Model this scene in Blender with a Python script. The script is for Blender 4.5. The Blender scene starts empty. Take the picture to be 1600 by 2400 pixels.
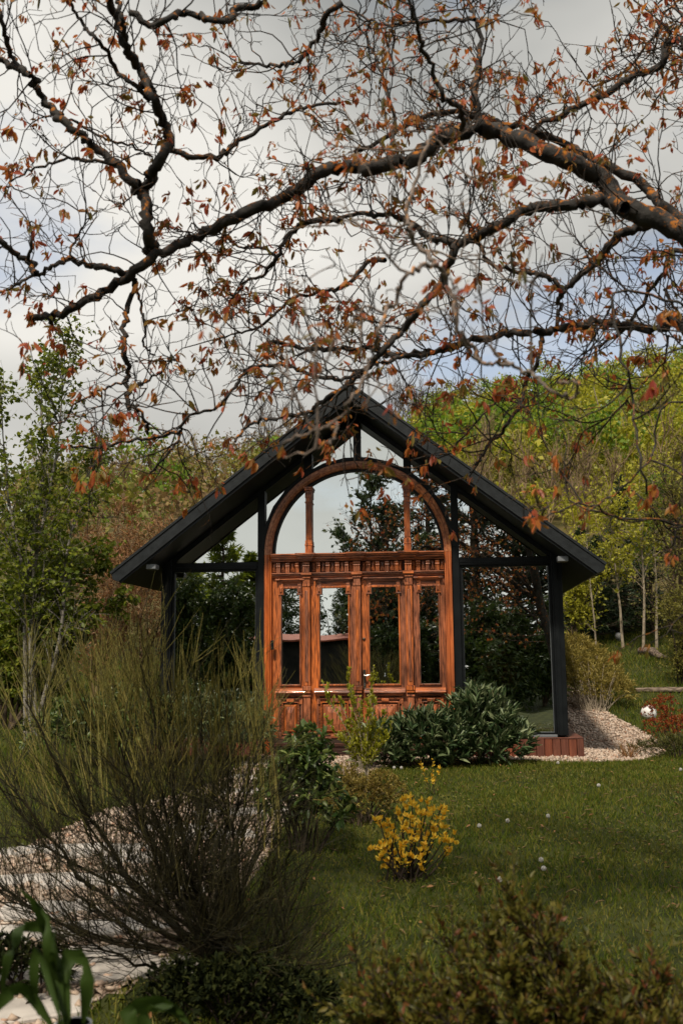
import bpy, math, random
import numpy as np
from mathutils import Vector, Matrix
R = math.radians
rng = np.random.default_rng(7)
random.seed(7)
sc = bpy.context.scene
col = sc.collection

# ------------------------------------------------------------------ camera
CAM = np.array([1.10, -11.95, 1.16]); YAW, PITCH, ROLL, FPX = R(6.12), R(8.47), R(-0.52), 2300.0
fwd = np.array([-math.sin(YAW) * math.cos(PITCH), math.cos(YAW) * math.cos(PITCH), math.sin(PITCH)])
_r = np.array([math.cos(YAW), math.sin(YAW), 0.0]); _u = np.cross(_r, fwd)
rgt = math.cos(ROLL) * _r + math.sin(ROLL) * _u
upv = -math.sin(ROLL) * _r + math.cos(ROLL) * _u
cd = bpy.data.cameras.new('camera'); cam = bpy.data.objects.new('camera', cd); col.objects.link(cam)
cam.matrix_world = Matrix(((rgt[0], upv[0], -fwd[0], CAM[0]), (rgt[1], upv[1], -fwd[1], CAM[1]),
                           (rgt[2], upv[2], -fwd[2], CAM[2]), (0, 0, 0, 1)))
cd.sensor_fit = 'VERTICAL'; cd.sensor_height = 36.0; cd.sensor_width = 24.0
cd.lens = 36.0 * FPX / 2400.0; cd.clip_start = 0.05; cd.clip_end = 1000
cd.dof.use_dof = True; cd.dof.focus_distance = 11.0; cd.dof.aperture_fstop = 4.0
sc.camera = cam

# ------------------------------------------------------------------ sky and sun
SUN_AZ, SUN_EL = R(-166), R(55)          # azimuth clockwise from +Y (north): behind the camera and to the left
world = bpy.data.worlds.new('World'); sc.world = world; world.use_nodes = True
nt = world.node_tree; nt.nodes.clear()
N = nt.nodes.new; LK = nt.links.new
out = N('ShaderNodeOutputWorld'); bg = N('ShaderNodeBackground'); bg.inputs['Strength'].default_value = 0.13
sky = N('ShaderNodeTexSky'); sky.sky_type = 'NISHITA'; sky.sun_disc = False
sky.sun_elevation = SUN_EL; sky.sun_rotation = SUN_AZ; sky.air_density = 1.0; sky.dust_density = 1.5; sky.ozone_density = 0.25
tc = N('ShaderNodeTexCoord'); mp = N('ShaderNodeMapping'); mp.inputs['Scale'].default_value = (1.0, 1.0, 2.2)
mp.inputs['Location'].default_value = (3.262, -3.068, -1.95)
n1 = N('ShaderNodeTexNoise'); n1.inputs['Scale'].default_value = 2.1; n1.inputs['Detail'].default_value = 7; n1.inputs['Roughness'].default_value = 0.5
n2 = N('ShaderNodeTexNoise'); n2.inputs['Scale'].default_value = 1.3; n2.inputs['Detail'].default_value = 5; n2.inputs['Roughness'].default_value = 0.45
cov = N('ShaderNodeValToRGB'); cov.color_ramp.elements[0].position = 0.36; cov.color_ramp.elements[1].position = 0.47; cov.color_ramp.elements[0].color = (0.42, 0.42, 0.42, 1)
cc = N('ShaderNodeValToRGB')
cc.color_ramp.elements[0].position = 0.36; cc.color_ramp.elements[0].color = (1.95, 2.0, 1.93, 1)
cc.color_ramp.elements[1].position = 0.60; cc.color_ramp.elements[1].color = (5.15, 5.0, 4.65, 1)
mix = N('ShaderNodeMixRGB')
LK(tc.outputs['Generated'], mp.inputs['Vector']); LK(mp.outputs[0], n1.inputs['Vector']); LK(mp.outputs[0], n2.inputs['Vector'])
LK(n1.outputs['Fac'], cov.inputs[0]); LK(n2.outputs['Fac'], cc.inputs[0])
LK(cov.outputs[0], mix.inputs[0]); LK(sky.outputs[0], mix.inputs[1]); LK(cc.outputs[0], mix.inputs[2])
LK(mix.outputs[0], bg.inputs[0]); LK(bg.outputs[0], out.inputs[0])
sl = bpy.data.lights.new('sun', 'SUN'); sl.energy = 3.4; sl.angle = R(5); sl.color = (1.0, 0.90, 0.76)
so = bpy.data.objects.new('sun', sl); col.objects.link(so)
sdir = Vector((math.sin(SUN_AZ) * math.cos(SUN_EL), math.cos(SUN_AZ) * math.cos(SUN_EL), math.sin(SUN_EL)))
so.rotation_euler = sdir.to_track_quat('Z', 'Y').to_euler()
vs = sc.view_settings; vs.view_transform = 'Standard'; vs.look = 'None'; vs.gamma = 1.0; vs.exposure = 0.40; vs.use_curve_mapping = False
sc.render.engine = 'CYCLES'
cy = sc.cycles; cy.max_bounces = 7; cy.diffuse_bounces = 3; cy.glossy_bounces = 4; cy.transmission_bounces = 4; cy.transparent_max_bounces = 8
cy.use_denoising = True; cy.use_adaptive_sampling = True; cy.adaptive_threshold = 0.015; cy.caustics_reflective = False; cy.caustics_refractive = False

# ------------------------------------------------------------------ helpers: projection
def ray(x, y): return fwd + rgt * ((x - 800) / FPX) + upv * ((1200 - y) / FPX)
def at(x, y, Y):
    d = ray(x, y); return CAM + d * ((Y - CAM[1]) / d[1])
def sstep(a, b, t):
    t = np.clip((np.asarray(t, float) - a) / (b - a), 0, 1); return t * t * (3 - 2 * t)
def gz(x, y):
    """ground height"""
    x = np.asarray(x, float); y = np.asarray(y, float)
    front = -0.26 * sstep(-1.5, -8.5, y)
    yy = np.maximum(y - 1.0, 0)
    hill = 0.08 * yy ** 1.27 * np.clip(1 + 0.0065 * x, 0.35, 1.5)
    side = np.maximum(sstep(2.60, 2.85, np.abs(x)), sstep(6.5, 9.0, y))
    bump = 0.015 * np.sin(x * 2.1 + 1.3) * np.sin(y * 1.7) * sstep(-0.8, -2.5, y)
    return front + hill * side + bump
def gp(px, py):
    """point of the ground seen at a pixel"""
    d = ray(px, py); t = 1.0; prev = 1.0
    for i in range(4000):
        p = CAM + d * t
        if p[2] <= gz(p[0], p[1]): break
        prev = t; t += 0.02 + t * 0.002
    for _ in range(20):
        m = (prev + t) / 2; p = CAM + d * m
        if p[2] <= gz(p[0], p[1]): t = m
        else: prev = m
    p = CAM + d * t
    return np.array([p[0], p[1], float(gz(p[0], p[1]))])

# ------------------------------------------------------------------ helpers: meshes
def tag(o, label=None, cat=None, group=None, kind=None):
    if label: o['label'] = label
    if cat: o['category'] = cat
    if group: o['group'] = group
    if kind: o['kind'] = kind
    return o
def empty(name, loc=(0, 0, 0), label=None, cat=None, group=None, parent=None):
    o = bpy.data.objects.new(name, None); col.objects.link(o); o.location = loc; o.empty_display_size = 0.1
    if parent: o.parent = parent
    return tag(o, label, cat, group)
def link(name, me, mat, parent=None, smooth=False):
    if mat is not None and len(me.materials) == 0:
        for m in (mat if isinstance(mat, (list, tuple)) else [mat]): me.materials.append(m)
    o = bpy.data.objects.new(name, me); col.objects.link(o)
    if parent: o.parent = parent; 
    if smooth: me.polygons.foreach_set('use_smooth', np.ones(len(me.polygons), bool))
    return o
def fastmesh(name, V, F, mi=None):
    """V (n,3), F list of (m,k) index arrays"""
    if isinstance(F, np.ndarray): F = [F]
    F = [f for f in F if len(f)]
    me = bpy.data.meshes.new(name)
    V = np.ascontiguousarray(V, dtype=np.float32)
    me.vertices.add(len(V)); me.vertices.foreach_set('co', V.ravel())
    loops = np.concatenate([f.ravel() for f in F]).astype(np.int32)
    tot = np.concatenate([np.full(len(f), f.shape[1], np.int32) for f in F])
    st = np.concatenate([[0], np.cumsum(tot)[:-1]]).astype(np.int32)
    me.loops.add(len(loops)); me.loops.foreach_set('vertex_index', loops)
    me.polygons.add(len(tot)); me.polygons.foreach_set('loop_start', st)
    try: me.polygons.foreach_set('loop_total', tot)
    except Exception: pass
    if mi is not None: me.polygons.foreach_set('material_index', np.asarray(mi, np.int32))
    me.update(calc_edges=True)
    return me
class MB:
    """collects boxes / prisms into one mesh"""
    def __init__(s): s.v = []; s.f = []
    def add(s, vs, fs):
        b = len(s.v); s.v += [tuple(map(float, q)) for q in vs]; s.f += [tuple(i + b for i in q) for q in fs]; return s
    def box(s, x0, x1, y0, y1, z0, z1):
        return s.add([(x0, y0, z0), (x1, y0, z0), (x1, y1, z0), (x0, y1, z0), (x0, y0, z1), (x1, y0, z1), (x1, y1, z1), (x0, y1, z1)],
                     [(0, 3, 2, 1), (4, 5, 6, 7), (0, 1, 5, 4), (1, 2, 6, 5), (2, 3, 7, 6), (3, 0, 4, 7)])
    def taper(s, x0, x1, z0, z1, yb, yf, ix, iz):
        """raised field: back rectangle at yb, front rectangle inset at yf"""
        return s.add([(x0, yb, z0), (x1, yb, z0), (x1, yb, z1), (x0, yb, z1), (x0 + ix, yf, z0 + iz), (x1 - ix, yf, z0 + iz), (x1 - ix, yf, z1 - iz), (x0 + ix, yf, z1 - iz)],
                     [(4, 5, 6, 7), (0, 1, 5, 4), (1, 2, 6, 5), (2, 3, 7, 6), (3, 0, 4, 7)])
    def build(s, name, mat, parent=None, bevel=0.0, smooth=False):
        me = bpy.data.meshes.new(name); me.from_pydata(s.v, [], s.f); me.update()
        o = link(name, me, mat, parent, smooth)
        if bevel:
            b = o.modifiers.new('bevel', 'BEVEL'); b.width = bevel; b.segments = 1; b.limit_method = 'ANGLE'
        return o
def norm(a): return a / np.maximum(np.linalg.norm(a, axis=-1, keepdims=True), 1e-9)
def tubes(P, Rd, sides=4):
    """P (n,k,3) polylines, Rd (n,k) radii -> V, F"""
    n, k, _ = P.shape
    T = np.empty_like(P); T[:, 1:-1] = P[:, 2:] - P[:, :-2]; T[:, 0] = P[:, 1] - P[:, 0]; T[:, -1] = P[:, -1] - P[:, -2]
    T = norm(T)
    ref = np.zeros_like(T); ref[..., 0] = 1.0
    bad = np.abs(T[:, :1, 0]).repeat(k, 1) > 0.85; ref[bad] = (0, 1, 0)
    A = norm(np.cross(T, ref)); B = np.cross(T, A)
    ang = np.arange(sides) * 2 * math.pi / sides
    V = P[:, :, None] + Rd[:, :, None, None] * (A[:, :, None] * np.cos(ang)[None, None, :, None] + B[:, :, None] * np.sin(ang)[None, None, :, None])
    base = (np.arange(n) * k * sides)[:, None, None]
    i = np.arange(k - 1)[None, :, None]; j = np.arange(sides)[None, None, :]; j2 = (j + 1) % sides
    F = np.stack([base + i * sides + j, base + i * sides + j2, base + (i + 1) * sides + j2, base + (i + 1) * sides + j], -1).reshape(-1, 4)
    return V.reshape(-1, 3), F
class TB:
    """collects tubes / leaves with material indices into one mesh"""
    def __init__(s): s.V = []; s.F = {}; s.n = 0
    def add(s, V, F, mi=0):
        s.V.append(V); s.F.setdefault((F.shape[1], mi), []).append(F + s.n); s.n += len(V); return s
    def tube(s, P, Rd, sides=4, mi=0):
        P = np.asarray(P, float); Rd = np.asarray(Rd, float)
        if P.ndim == 2: P = P[None]; Rd = Rd[None]
        if len(P): s.add(*tubes(P, Rd, sides), mi)
        return s
    def build(s, name, mats, parent=None, smooth=False):
        Fs = []; mi = []
        for (k, m), L in s.F.items():
            f = np.concatenate(L); Fs.append(f); mi.append(np.full(len(f), m))
        me = fastmesh(name, np.concatenate(s.V), Fs, np.concatenate(mi))
        return link(name, me, mats, parent, smooth)
# leaf templates: (along, across, lift) and faces
LEAF4 = (np.array([(0, 0, 0), (0.45, 0.5, 0.10), (1, 0, -0.06), (0.45, -0.5, 0.10)], float), np.array([(0, 1, 2), (0, 2, 3)]))
LEAF6 = (np.array([(0, 0, 0), (0.25, 0.38, 0.08), (0.62, 0.42, 0.06), (1, 0, -0.10), (0.62, -0.42, 0.06), (0.25, -0.38, 0.08), (0.45, 0, -0.01)], float),
         np.array([(0, 1, 6), (1, 2, 6), (2, 3, 6), (3, 4, 6), (4, 5, 6), (5, 0, 6)]))
QUAD = (np.array([(0, 0.15, 0), (0.5, 0.5, 0.08), (1, 0.0, -0.05), (0.5, -0.5, 0.08)], float), np.array([(0, 1, 2, 3)]))
NEEDLE = (np.array([(0, 0.5, 0), (1, 0, 0), (0, -0.5, 0)], float), np.array([(0, 1, 2)]))
BLADE = (np.array([(0, 0.5, 0), (0, -0.5, 0), (0.55, 0.35, 0.05), (0.55, -0.35, 0.05), (1, 0, 0.28)], float), np.array([(0, 1, 3), (0, 3, 2), (2, 3, 4)]))
def leaves(P, D, L, Wd, tpl, flat=0.0, up=None):
    """leaf at P along D with length L and width Wd; flat>0 turns the blade's face to the sky"""
    n = len(P); D = norm(D); q = rng.normal(size=(n, 3))
    if flat: q = q * (1 - flat) + np.array([0, 0, 1.0]) * flat * 2
    S = norm(np.cross(D, q)); Nn = np.cross(S, D)
    tv, tf = tpl
    L = np.broadcast_to(L, (n,)); Wd = np.broadcast_to(Wd, (n,))
    V = P[:, None] + D[:, None] * (tv[None, :, 0:1] * L[:, None, None]) + S[:, None] * (tv[None, :, 1:2] * Wd[:, None, None]) + Nn[:, None] * (tv[None, :, 2:3] * L[:, None, None])
    F = (np.arange(n) * len(tv))[:, None, None] + tf[None]
    return V.reshape(-1, 3), F.reshape(-1, tf.shape[1])
def grow(P0, D, L, K, wig=0.25, up=0.0):
    n = len(P0); pts = [P0]; d = norm(D); L = np.broadcast_to(L, (n,))
    for k in range(K - 1):
        d = norm(d + wig * rng.normal(size=(n, 3)) + np.array([0, 0, up])); pts.append(pts[-1] + d * (L / (K - 1))[:, None])
    return np.stack(pts, 1)
def spawn(P, cnt, t0=0.2, t1=1.0, a0=30, a1=65):
    """child starts and directions along polylines P (n,k,3); cnt children each"""
    n, k, _ = P.shape; idx = np.repeat(np.arange(n), cnt); m = len(idx)
    t = rng.uniform(t0, t1, m) * (k - 1); i = np.minimum(t.astype(int), k - 2); f = (t - i)[:, None]
    a = P[idx, i]; b = P[idx, i + 1]; S = a * (1 - f) + b * f; T = norm(b - a)
    side = norm(np.cross(T, rng.normal(size=(m, 3)))); ang = np.radians(rng.uniform(a0, a1, m))[:, None]
    return S, T * np.cos(ang) + side * np.sin(ang), idx, t / (k - 1)
def lerp_r(r0, r1, n, K): return np.linspace(1, 0, K)[None] * np.broadcast_to(r0, (n,))[:, None] + np.linspace(0, 1, K)[None] * np.broadcast_to(r1, (n,))[:, None]
def resample(P, m):
    P = np.asarray(P, float); d = np.concatenate([[0], np.cumsum(np.linalg.norm(np.diff(P, axis=0), axis=1))]); t = np.linspace(0, d[-1], m)
    return np.stack([np.interp(t, d, P[:, i]) for i in range(3)], 1)
def smooth_line(P, m):
    """Catmull-Rom through points"""
    P = np.asarray(P, float); Q = np.vstack([2 * P[0] - P[1], P, 2 * P[-1] - P[-2]]); o = []
    for i in range(len(P) - 1):
        p0, p1, p2, p3 = Q[i:i + 4]
        for t in np.linspace(0, 1, 6)[:-1]:
            o.append(0.5 * (2 * p1 + (p2 - p0) * t + (2 * p0 - 5 * p1 + 4 * p2 - p3) * t * t + (3 * p1 - p0 - 3 * p2 + p3) * t ** 3))
    o.append(P[-1]); return resample(np.array(o), m)
def inpoly(x, y, poly):
    x = np.asarray(x); y = np.asarray(y); r = np.zeros(x.shape, bool); n = len(poly)
    for i in range(n):
        x0, y0 = poly[i][:2]; x1, y1 = poly[(i + 1) % n][:2]
        if y0 == y1: continue
        c = ((y0 > y) != (y1 > y)) & (x < (x1 - x0) * (y - y0) / (y1 - y0) + x0); r ^= c
    return r

# ------------------------------------------------------------------ materials
MT = {}
def mat(name, c1, c2=None, scale=8.0, rough=0.6, spec=0.4, bump=0.0, stretch=(1, 1, 1), detail=5, lo=0.35, hi=0.65, metal=0.0, bscale=None, coat=0.0, vary=0.0):
    m = bpy.data.materials.new(name); m.use_nodes = True; t = m.node_tree; b = t.nodes['Principled BSDF']
    b.inputs['Roughness'].default_value = rough; b.inputs['Specular IOR Level'].default_value = spec; b.inputs['Metallic'].default_value = metal
    b.inputs['Coat Weight'].default_value = coat
    if c2 is None: b.inputs['Base Color'].default_value = (*c1, 1)
    else:
        tcn = t.nodes.new('ShaderNodeTexCoord'); mpn = t.nodes.new('ShaderNodeMapping'); mpn.inputs['Scale'].default_value = stretch
        nz = t.nodes.new('ShaderNodeTexNoise'); nz.inputs['Scale'].default_value = scale; nz.inputs['Detail'].default_value = detail
        rp = t.nodes.new('ShaderNodeValToRGB'); rp.color_ramp.elements[0].position = lo; rp.color_ramp.elements[1].position = hi
        rp.color_ramp.elements[0].color = (*c1, 1); rp.color_ramp.elements[1].color = (*c2, 1)
        t.links.new(tcn.outputs['Object'], mpn.inputs[0]); t.links.new(mpn.outputs[0], nz.inputs['Vector']); t.links.new(nz.outputs['Fac'], rp.inputs[0])
        if vary:
            oi = t.nodes.new('ShaderNodeObjectInfo'); hs = t.nodes.new('ShaderNodeHueSaturation'); mr = t.nodes.new('ShaderNodeMapRange'); mr.inputs[3].default_value = 1 - vary; mr.inputs[4].default_value = 1 + vary * .6
            ms = t.nodes.new('ShaderNodeMapRange'); ms.inputs[3].default_value = 0.86; ms.inputs[4].default_value = 1.0
            n3 = t.nodes.new('ShaderNodeTexNoise'); n3.inputs['Scale'].default_value = 1.7; n3.inputs['Detail'].default_value = 6; r3 = t.nodes.new('ShaderNodeMapRange'); r3.inputs[1].default_value = .35; r3.inputs[2].default_value = .62; r3.inputs[3].default_value = .45; r3.inputs[4].default_value = 1.0
            t.links.new(tcn.outputs['Object'], n3.inputs['Vector']); t.links.new(n3.outputs['Fac'], r3.inputs[0]); mu = t.nodes.new('ShaderNodeMath'); mu.operation = 'MULTIPLY'; t.links.new(mr.outputs[0], mu.inputs[0]); t.links.new(r3.outputs[0], mu.inputs[1])
            ad = t.nodes.new('ShaderNodeVectorMath'); ad.operation = 'ADD'; t.links.new(tcn.outputs['Object'], ad.inputs[0]); t.links.new(oi.outputs['Random'], ad.inputs[1]); t.links.new(ad.outputs[0], mpn.inputs[0])
            t.links.new(oi.outputs['Random'], mr.inputs[0]); t.links.new(oi.outputs['Random'], ms.inputs[0]); t.links.new(ms.outputs[0], hs.inputs['Saturation']); t.links.new(mu.outputs[0], hs.inputs['Value']); t.links.new(rp.outputs[0], hs.inputs['Color']); t.links.new(hs.outputs[0], b.inputs['Base Color'])
        else: t.links.new(rp.outputs[0], b.inputs['Base Color'])
        if bump:
            bp = t.nodes.new('ShaderNodeBump'); bp.inputs['Strength'].default_value = bump; bp.inputs['Distance'].default_value = 0.01
            src = nz
            if bscale:
                src = t.nodes.new('ShaderNodeTexNoise'); src.inputs['Scale'].default_value = bscale; src.inputs['Detail'].default_value = 4; t.links.new(mpn.outputs[0], src.inputs['Vector'])
            t.links.new(src.outputs['Fac'], bp.inputs['Height']); t.links.new(bp.outputs[0], b.inputs['Normal'])
    MT[name] = m; return m
def leafmat(name, cols, trans=0.35, rough=0.5, spec=0.35):
    """foliage: each leaf its own tint, light passes through the blade"""
    m = bpy.data.materials.new(name); m.use_nodes = True; t = m.node_tree; b = t.nodes['Principled BSDF']; o = t.nodes['Material Output']
    g = t.nodes.new('ShaderNodeNewGeometry'); rp = t.nodes.new('ShaderNodeValToRGB')
    els = rp.color_ramp.elements
    while len(els) < len(cols): els.new(0.5)
    for i, c in enumerate(cols): els[i].position = i / (len(cols) - 1); els[i].color = (*c, 1)
    t.links.new(g.outputs['Random Per Island'], rp.inputs[0]); t.links.new(rp.outputs[0], b.inputs['Base Color'])
    b.inputs['Roughness'].default_value = rough; b.inputs['Specular IOR Level'].default_value = spec
    tr = t.nodes.new('ShaderNodeBsdfTranslucent'); mx = t.nodes.new('ShaderNodeMixShader'); mx.inputs[0].default_value = trans
    t.links.new(rp.outputs[0], tr.inputs[0]); t.links.new(b.outputs[0], mx.inputs[1]); t.links.new(tr.outputs[0], mx.inputs[2]); t.links.new(mx.outputs[0], o.inputs[0])
    MT[name] = m; return m
black = mat('black_steel', (0.003, 0.004, 0.005), (0.007, 0.009, 0.010), 6, 0.45, 0.22, 0.05)
roofm = mat('roof_sheet', (0.008, 0.010, 0.011), (0.016, 0.019, 0.021), 14, 0.5, 0.25, 0.25, bscale=180)
wood_v = mat('oak_upright', (0.05, 0.010, 0.004), (0.60, 0.155, 0.030), 7, 0.42, 0.45, 0.6, (9, 9, 0.9), 8, 0.30, 0.62, coat=0.25, vary=0.35)
wood_h = mat('oak_level', (0.05, 0.010, 0.004), (0.58, 0.15, 0.030), 7, 0.42, 0.45, 0.6, (0.9, 9, 9), 8, 0.30, 0.62, coat=0.25, vary=0.35)
wood_arch_lit = mat('oak_arch_lit', (0.24, 0.055, 0.014), (0.66, 0.24, 0.085), 9, 0.45, 0.4, 0.5, (3, 3, 3), 8, 0.3, 0.65, coat=0.2, vary=0.22)  # skylight on the arch is put into this paler, pinker oak
wood_frame = mat('oak_frame', (0.20, 0.036, 0.007), (0.58, 0.14, 0.022), 5, 0.42, 0.4, 0.4, (10, 10, 0.7), 7, 0.25, 0.6, coat=0.25, vary=0.22)
wood_dark = mat('oak_dark', (0.02, 0.008, 0.005), (0.13, 0.04, 0.018), 6, 0.55, 0.35, 0.5, (0.9, 9, 9), 7, 0.3, 0.7, vary=0.35)  # darker oak for the frieze ground, panel backs and base
plank = mat('plinth_wood', (0.14, 0.032, 0.014), (0.30, 0.085, 0.036), 4, 0.6, 0.3, 0.4, (7, 7, 0.8), 6, 0.3, 0.7, vary=0.35)
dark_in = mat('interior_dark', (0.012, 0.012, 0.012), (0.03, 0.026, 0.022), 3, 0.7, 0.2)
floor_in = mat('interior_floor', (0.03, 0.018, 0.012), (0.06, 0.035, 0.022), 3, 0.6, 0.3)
brass = mat('aged_brass', (0.05, 0.04, 0.03), (0.12, 0.10, 0.075), 20, 0.4, 0.5, metal=0.8)
steel = mat('handle_steel', (0.55, 0.54, 0.52), None, rough=0.3, metal=1.0)
zinc = mat('beam_end_zinc', (0.16, 0.17, 0.18), None, rough=0.5)
bark = None
def barkmat(name, c1, c2, lichen=None, lo=0.5, hi=0.62):
    m = mat(name, c1, c2, 14, 0.85, 0.15, 0.9, (1, 1, 1), 8, 0.3, 0.7, bscale=30)
    if lichen:
        t = m.node_tree; b = t.nodes['Principled BSDF']; src = b.inputs['Base Color'].links[0].from_socket
        g = t.nodes.new('ShaderNodeNewGeometry'); sp = t.nodes.new('ShaderNodeSeparateXYZ'); t.links.new(g.outputs['Normal'], sp.inputs[0])
        tcn = [n for n in t.nodes if n.type == 'TEX_COORD'][0]
        nz = t.nodes.new('ShaderNodeTexNoise'); nz.inputs['Scale'].default_value = 26.0; nz.inputs['Detail'].default_value = 8; nz.inputs['Roughness'].default_value = 0.7
        t.links.new(tcn.outputs['Object'], nz.inputs['Vector'])
        ad = t.nodes.new('ShaderNodeMath'); ad.operation = 'MULTIPLY_ADD'; ad.inputs[1].default_value = 0.09; t.links.new(sp.outputs[2], ad.inputs[0]); t.links.new(nz.outputs['Fac'], ad.inputs[2])
        rp = t.nodes.new('ShaderNodeValToRGB'); rp.color_ramp.elements[0].position = lo; rp.color_ramp.elements[1].position = hi; t.links.new(ad.outputs[0], rp.inputs[0])
        mx = t.nodes.new('ShaderNodeMixRGB'); mx.inputs[2].default_value = (*lichen, 1); t.links.new(rp.outputs[0], mx.inputs[0]); t.links.new(src, mx.inputs[1]); t.links.new(mx.outputs[0], b.inputs['Base Color'])
    return m
bark_walnut = barkmat('walnut_bark', (0.016, 0.015, 0.014), (0.06, 0.055, 0.05), (0.34, 0.12, 0.016), 0.555, 0.66)
bark_twig = barkmat('twig_bark', (0.02, 0.017, 0.015), (0.06, 0.05, 0.042), (0.34, 0.12, 0.015), 0.60, 0.68)
bark_near = barkmat('pale_twig_bark', (0.10, 0.08, 0.065), (0.22, 0.17, 0.14), (0.50, 0.20, 0.03), 0.62, 0.68)
bark_birch = mat('birch_bark', (0.04, 0.035, 0.03), (0.22, 0.20, 0.17), 5, 0.8, 0.2, 0.3, (2, 2, 9), 4, 0.35, 0.5)
bark_brown = mat('brown_bark', (0.04, 0.028, 0.018), (0.11, 0.08, 0.055), 12, 0.85, 0.15, 0.5)
bark_dark = mat('dark_stems', (0.018, 0.013, 0.010), (0.05, 0.036, 0.026), 12, 0.85, 0.15)
bark_broom = mat('broom_stems', (0.008, 0.007, 0.004), (0.026, 0.021, 0.011), 12, 0.9, 0.08)
bark_pale = mat('pale_stems', (0.20, 0.16, 0.11), (0.36, 0.30, 0.22), 12, 0.8, 0.15)
twig_tan = mat('tan_twigs', (0.16, 0.11, 0.065), (0.28, 0.20, 0.12), 3, 0.85, 0.1)
L_walnut = leafmat('walnut_leaf', [(0.34, 0.060, 0.035), (0.55, 0.15, 0.035), (0.44, 0.17, 0.03), (0.20, 0.17, 0.035), (0.42, 0.085, 0.04)], 0.5, 0.45)
L_catkin = leafmat('catkin', [(0.06, 0.055, 0.02), (0.11, 0.10, 0.03)], 0.1, 0.8)
L_birch = leafmat('birch_leaf', [(0.07, 0.105, 0.010), (0.15, 0.19, 0.014), (0.26, 0.28, 0.028)], 0.5)
L_yel = leafmat('spring_yellow_green', [(0.18, 0.19, 0.016), (0.36, 0.35, 0.026), (0.48, 0.44, 0.045)], 0.45)
L_mid = leafmat('spring_green', [(0.07, 0.14, 0.012), (0.16, 0.26, 0.02), (0.25, 0.33, 0.03)], 0.45)
L_olive = leafmat('olive_green', [(0.10, 0.10, 0.018), (0.19, 0.18, 0.028), (0.26, 0.22, 0.04)], 0.38)
L_tan = leafmat('tan_buds', [(0.14, 0.09, 0.04), (0.24, 0.15, 0.06), (0.26, 0.18, 0.06)], 0.3)
L_rust = leafmat('dry_rust_leaf', [(0.20, 0.09, 0.035), (0.34, 0.17, 0.07), (0.24, 0.15, 0.05)], 0.3)
L_dark = leafmat('evergreen', [(0.010, 0.022, 0.008), (0.025, 0.045, 0.014), (0.04, 0.06, 0.018)], 0.15)
L_laurel = leafmat('laurel_leaf', [(0.020, 0.042, 0.013), (0.045, 0.080, 0.026), (0.11, 0.145, 0.06), (0.20, 0.23, 0.11)], 0.2, 0.45, 0.35)
L_laurel2 = leafmat('laurel_leaf_light', [(0.028, 0.06, 0.012), (0.07, 0.11, 0.022), (0.17, 0.20, 0.05)], 0.25, 0.42, 0.4)
L_fors = leafmat('fresh_leaf', [(0.22, 0.23, 0.015), (0.38, 0.36, 0.03)], 0.45)
L_gold = leafmat('golden_leaf', [(0.70, 0.36, 0.02), (0.85, 0.54, 0.035), (0.88, 0.64, 0.08), (0.75, 0.52, 0.04)], 0.42)
L_junip = leafmat('golden_juniper', [(0.15, 0.125, 0.025), (0.30, 0.23, 0.045), (0.24, 0.16, 0.05)], 0.3)
L_bamboo = leafmat('bamboo_leaf', [(0.16, 0.14, 0.025), (0.34, 0.27, 0.06), (0.46, 0.36, 0.10)], 0.4)
L_bamboo_g = leafmat('bamboo_leaf_green', [(0.04, 0.05, 0.012), (0.10, 0.11, 0.025), (0.20, 0.17, 0.05)], 0.3)
L_red = leafmat('red_leaf', [(0.20, 0.03, 0.012), (0.36, 0.07, 0.018), (0.20, 0.11, 0.02)], 0.4)
L_broom_shaded = leafmat('broom_twig_shaded', [(0.008, 0.007, 0.003), (0.022, 0.020, 0.006), (0.06, 0.050, 0.012)], 0.1, 0.7)  # lower broom twigs: shade inside the bush put into the colour
L_broom_lit = leafmat('broom_twig_lit', [(0.08, 0.078, 0.014), (0.17, 0.15, 0.028), (0.24, 0.19, 0.045)], 0.15, 0.7)  # upper twigs and wands: sunlit tone put into the colour
L_under = leafmat('undergrowth', [(0.006, 0.009, 0.003), (0.014, 0.019, 0.005), (0.03, 0.034, 0.008)], 0.1, 0.8, 0.08)
L_fore = leafmat('foreground_spray', [(0.04, 0.05, 0.008), (0.09, 0.085, 0.012), (0.12, 0.11, 0.015), (0.15, 0.12, 0.018), (0.10, 0.10, 0.014), (0.17, 0.05, 0.02)], 0.4)
L_strap = leafmat('strap_leaf', [(0.018, 0.04, 0.006), (0.05, 0.085, 0.012)], 0.35, 0.55)
L_grass = leafmat('grass_blade', [(0.034, 0.062, 0.005), (0.080, 0.120, 0.009), (0.145, 0.165, 0.016), (0.23, 0.19, 0.04)], 0.42, 0.6, 0.2)
L_straw = leafmat('fallen_catkin', [(0.07, 0.05, 0.018), (0.15, 0.10, 0.04), (0.10, 0.08, 0.022)], 0.1, 0.8)
L_gravel = leafmat('gravel_stone', [(0.30, 0.22, 0.16), (0.48, 0.37, 0.28), (0.38, 0.30, 0.24), (0.56, 0.46, 0.37), (0.34, 0.19, 0.12)], 0.0, 0.85, 0.2)
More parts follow.
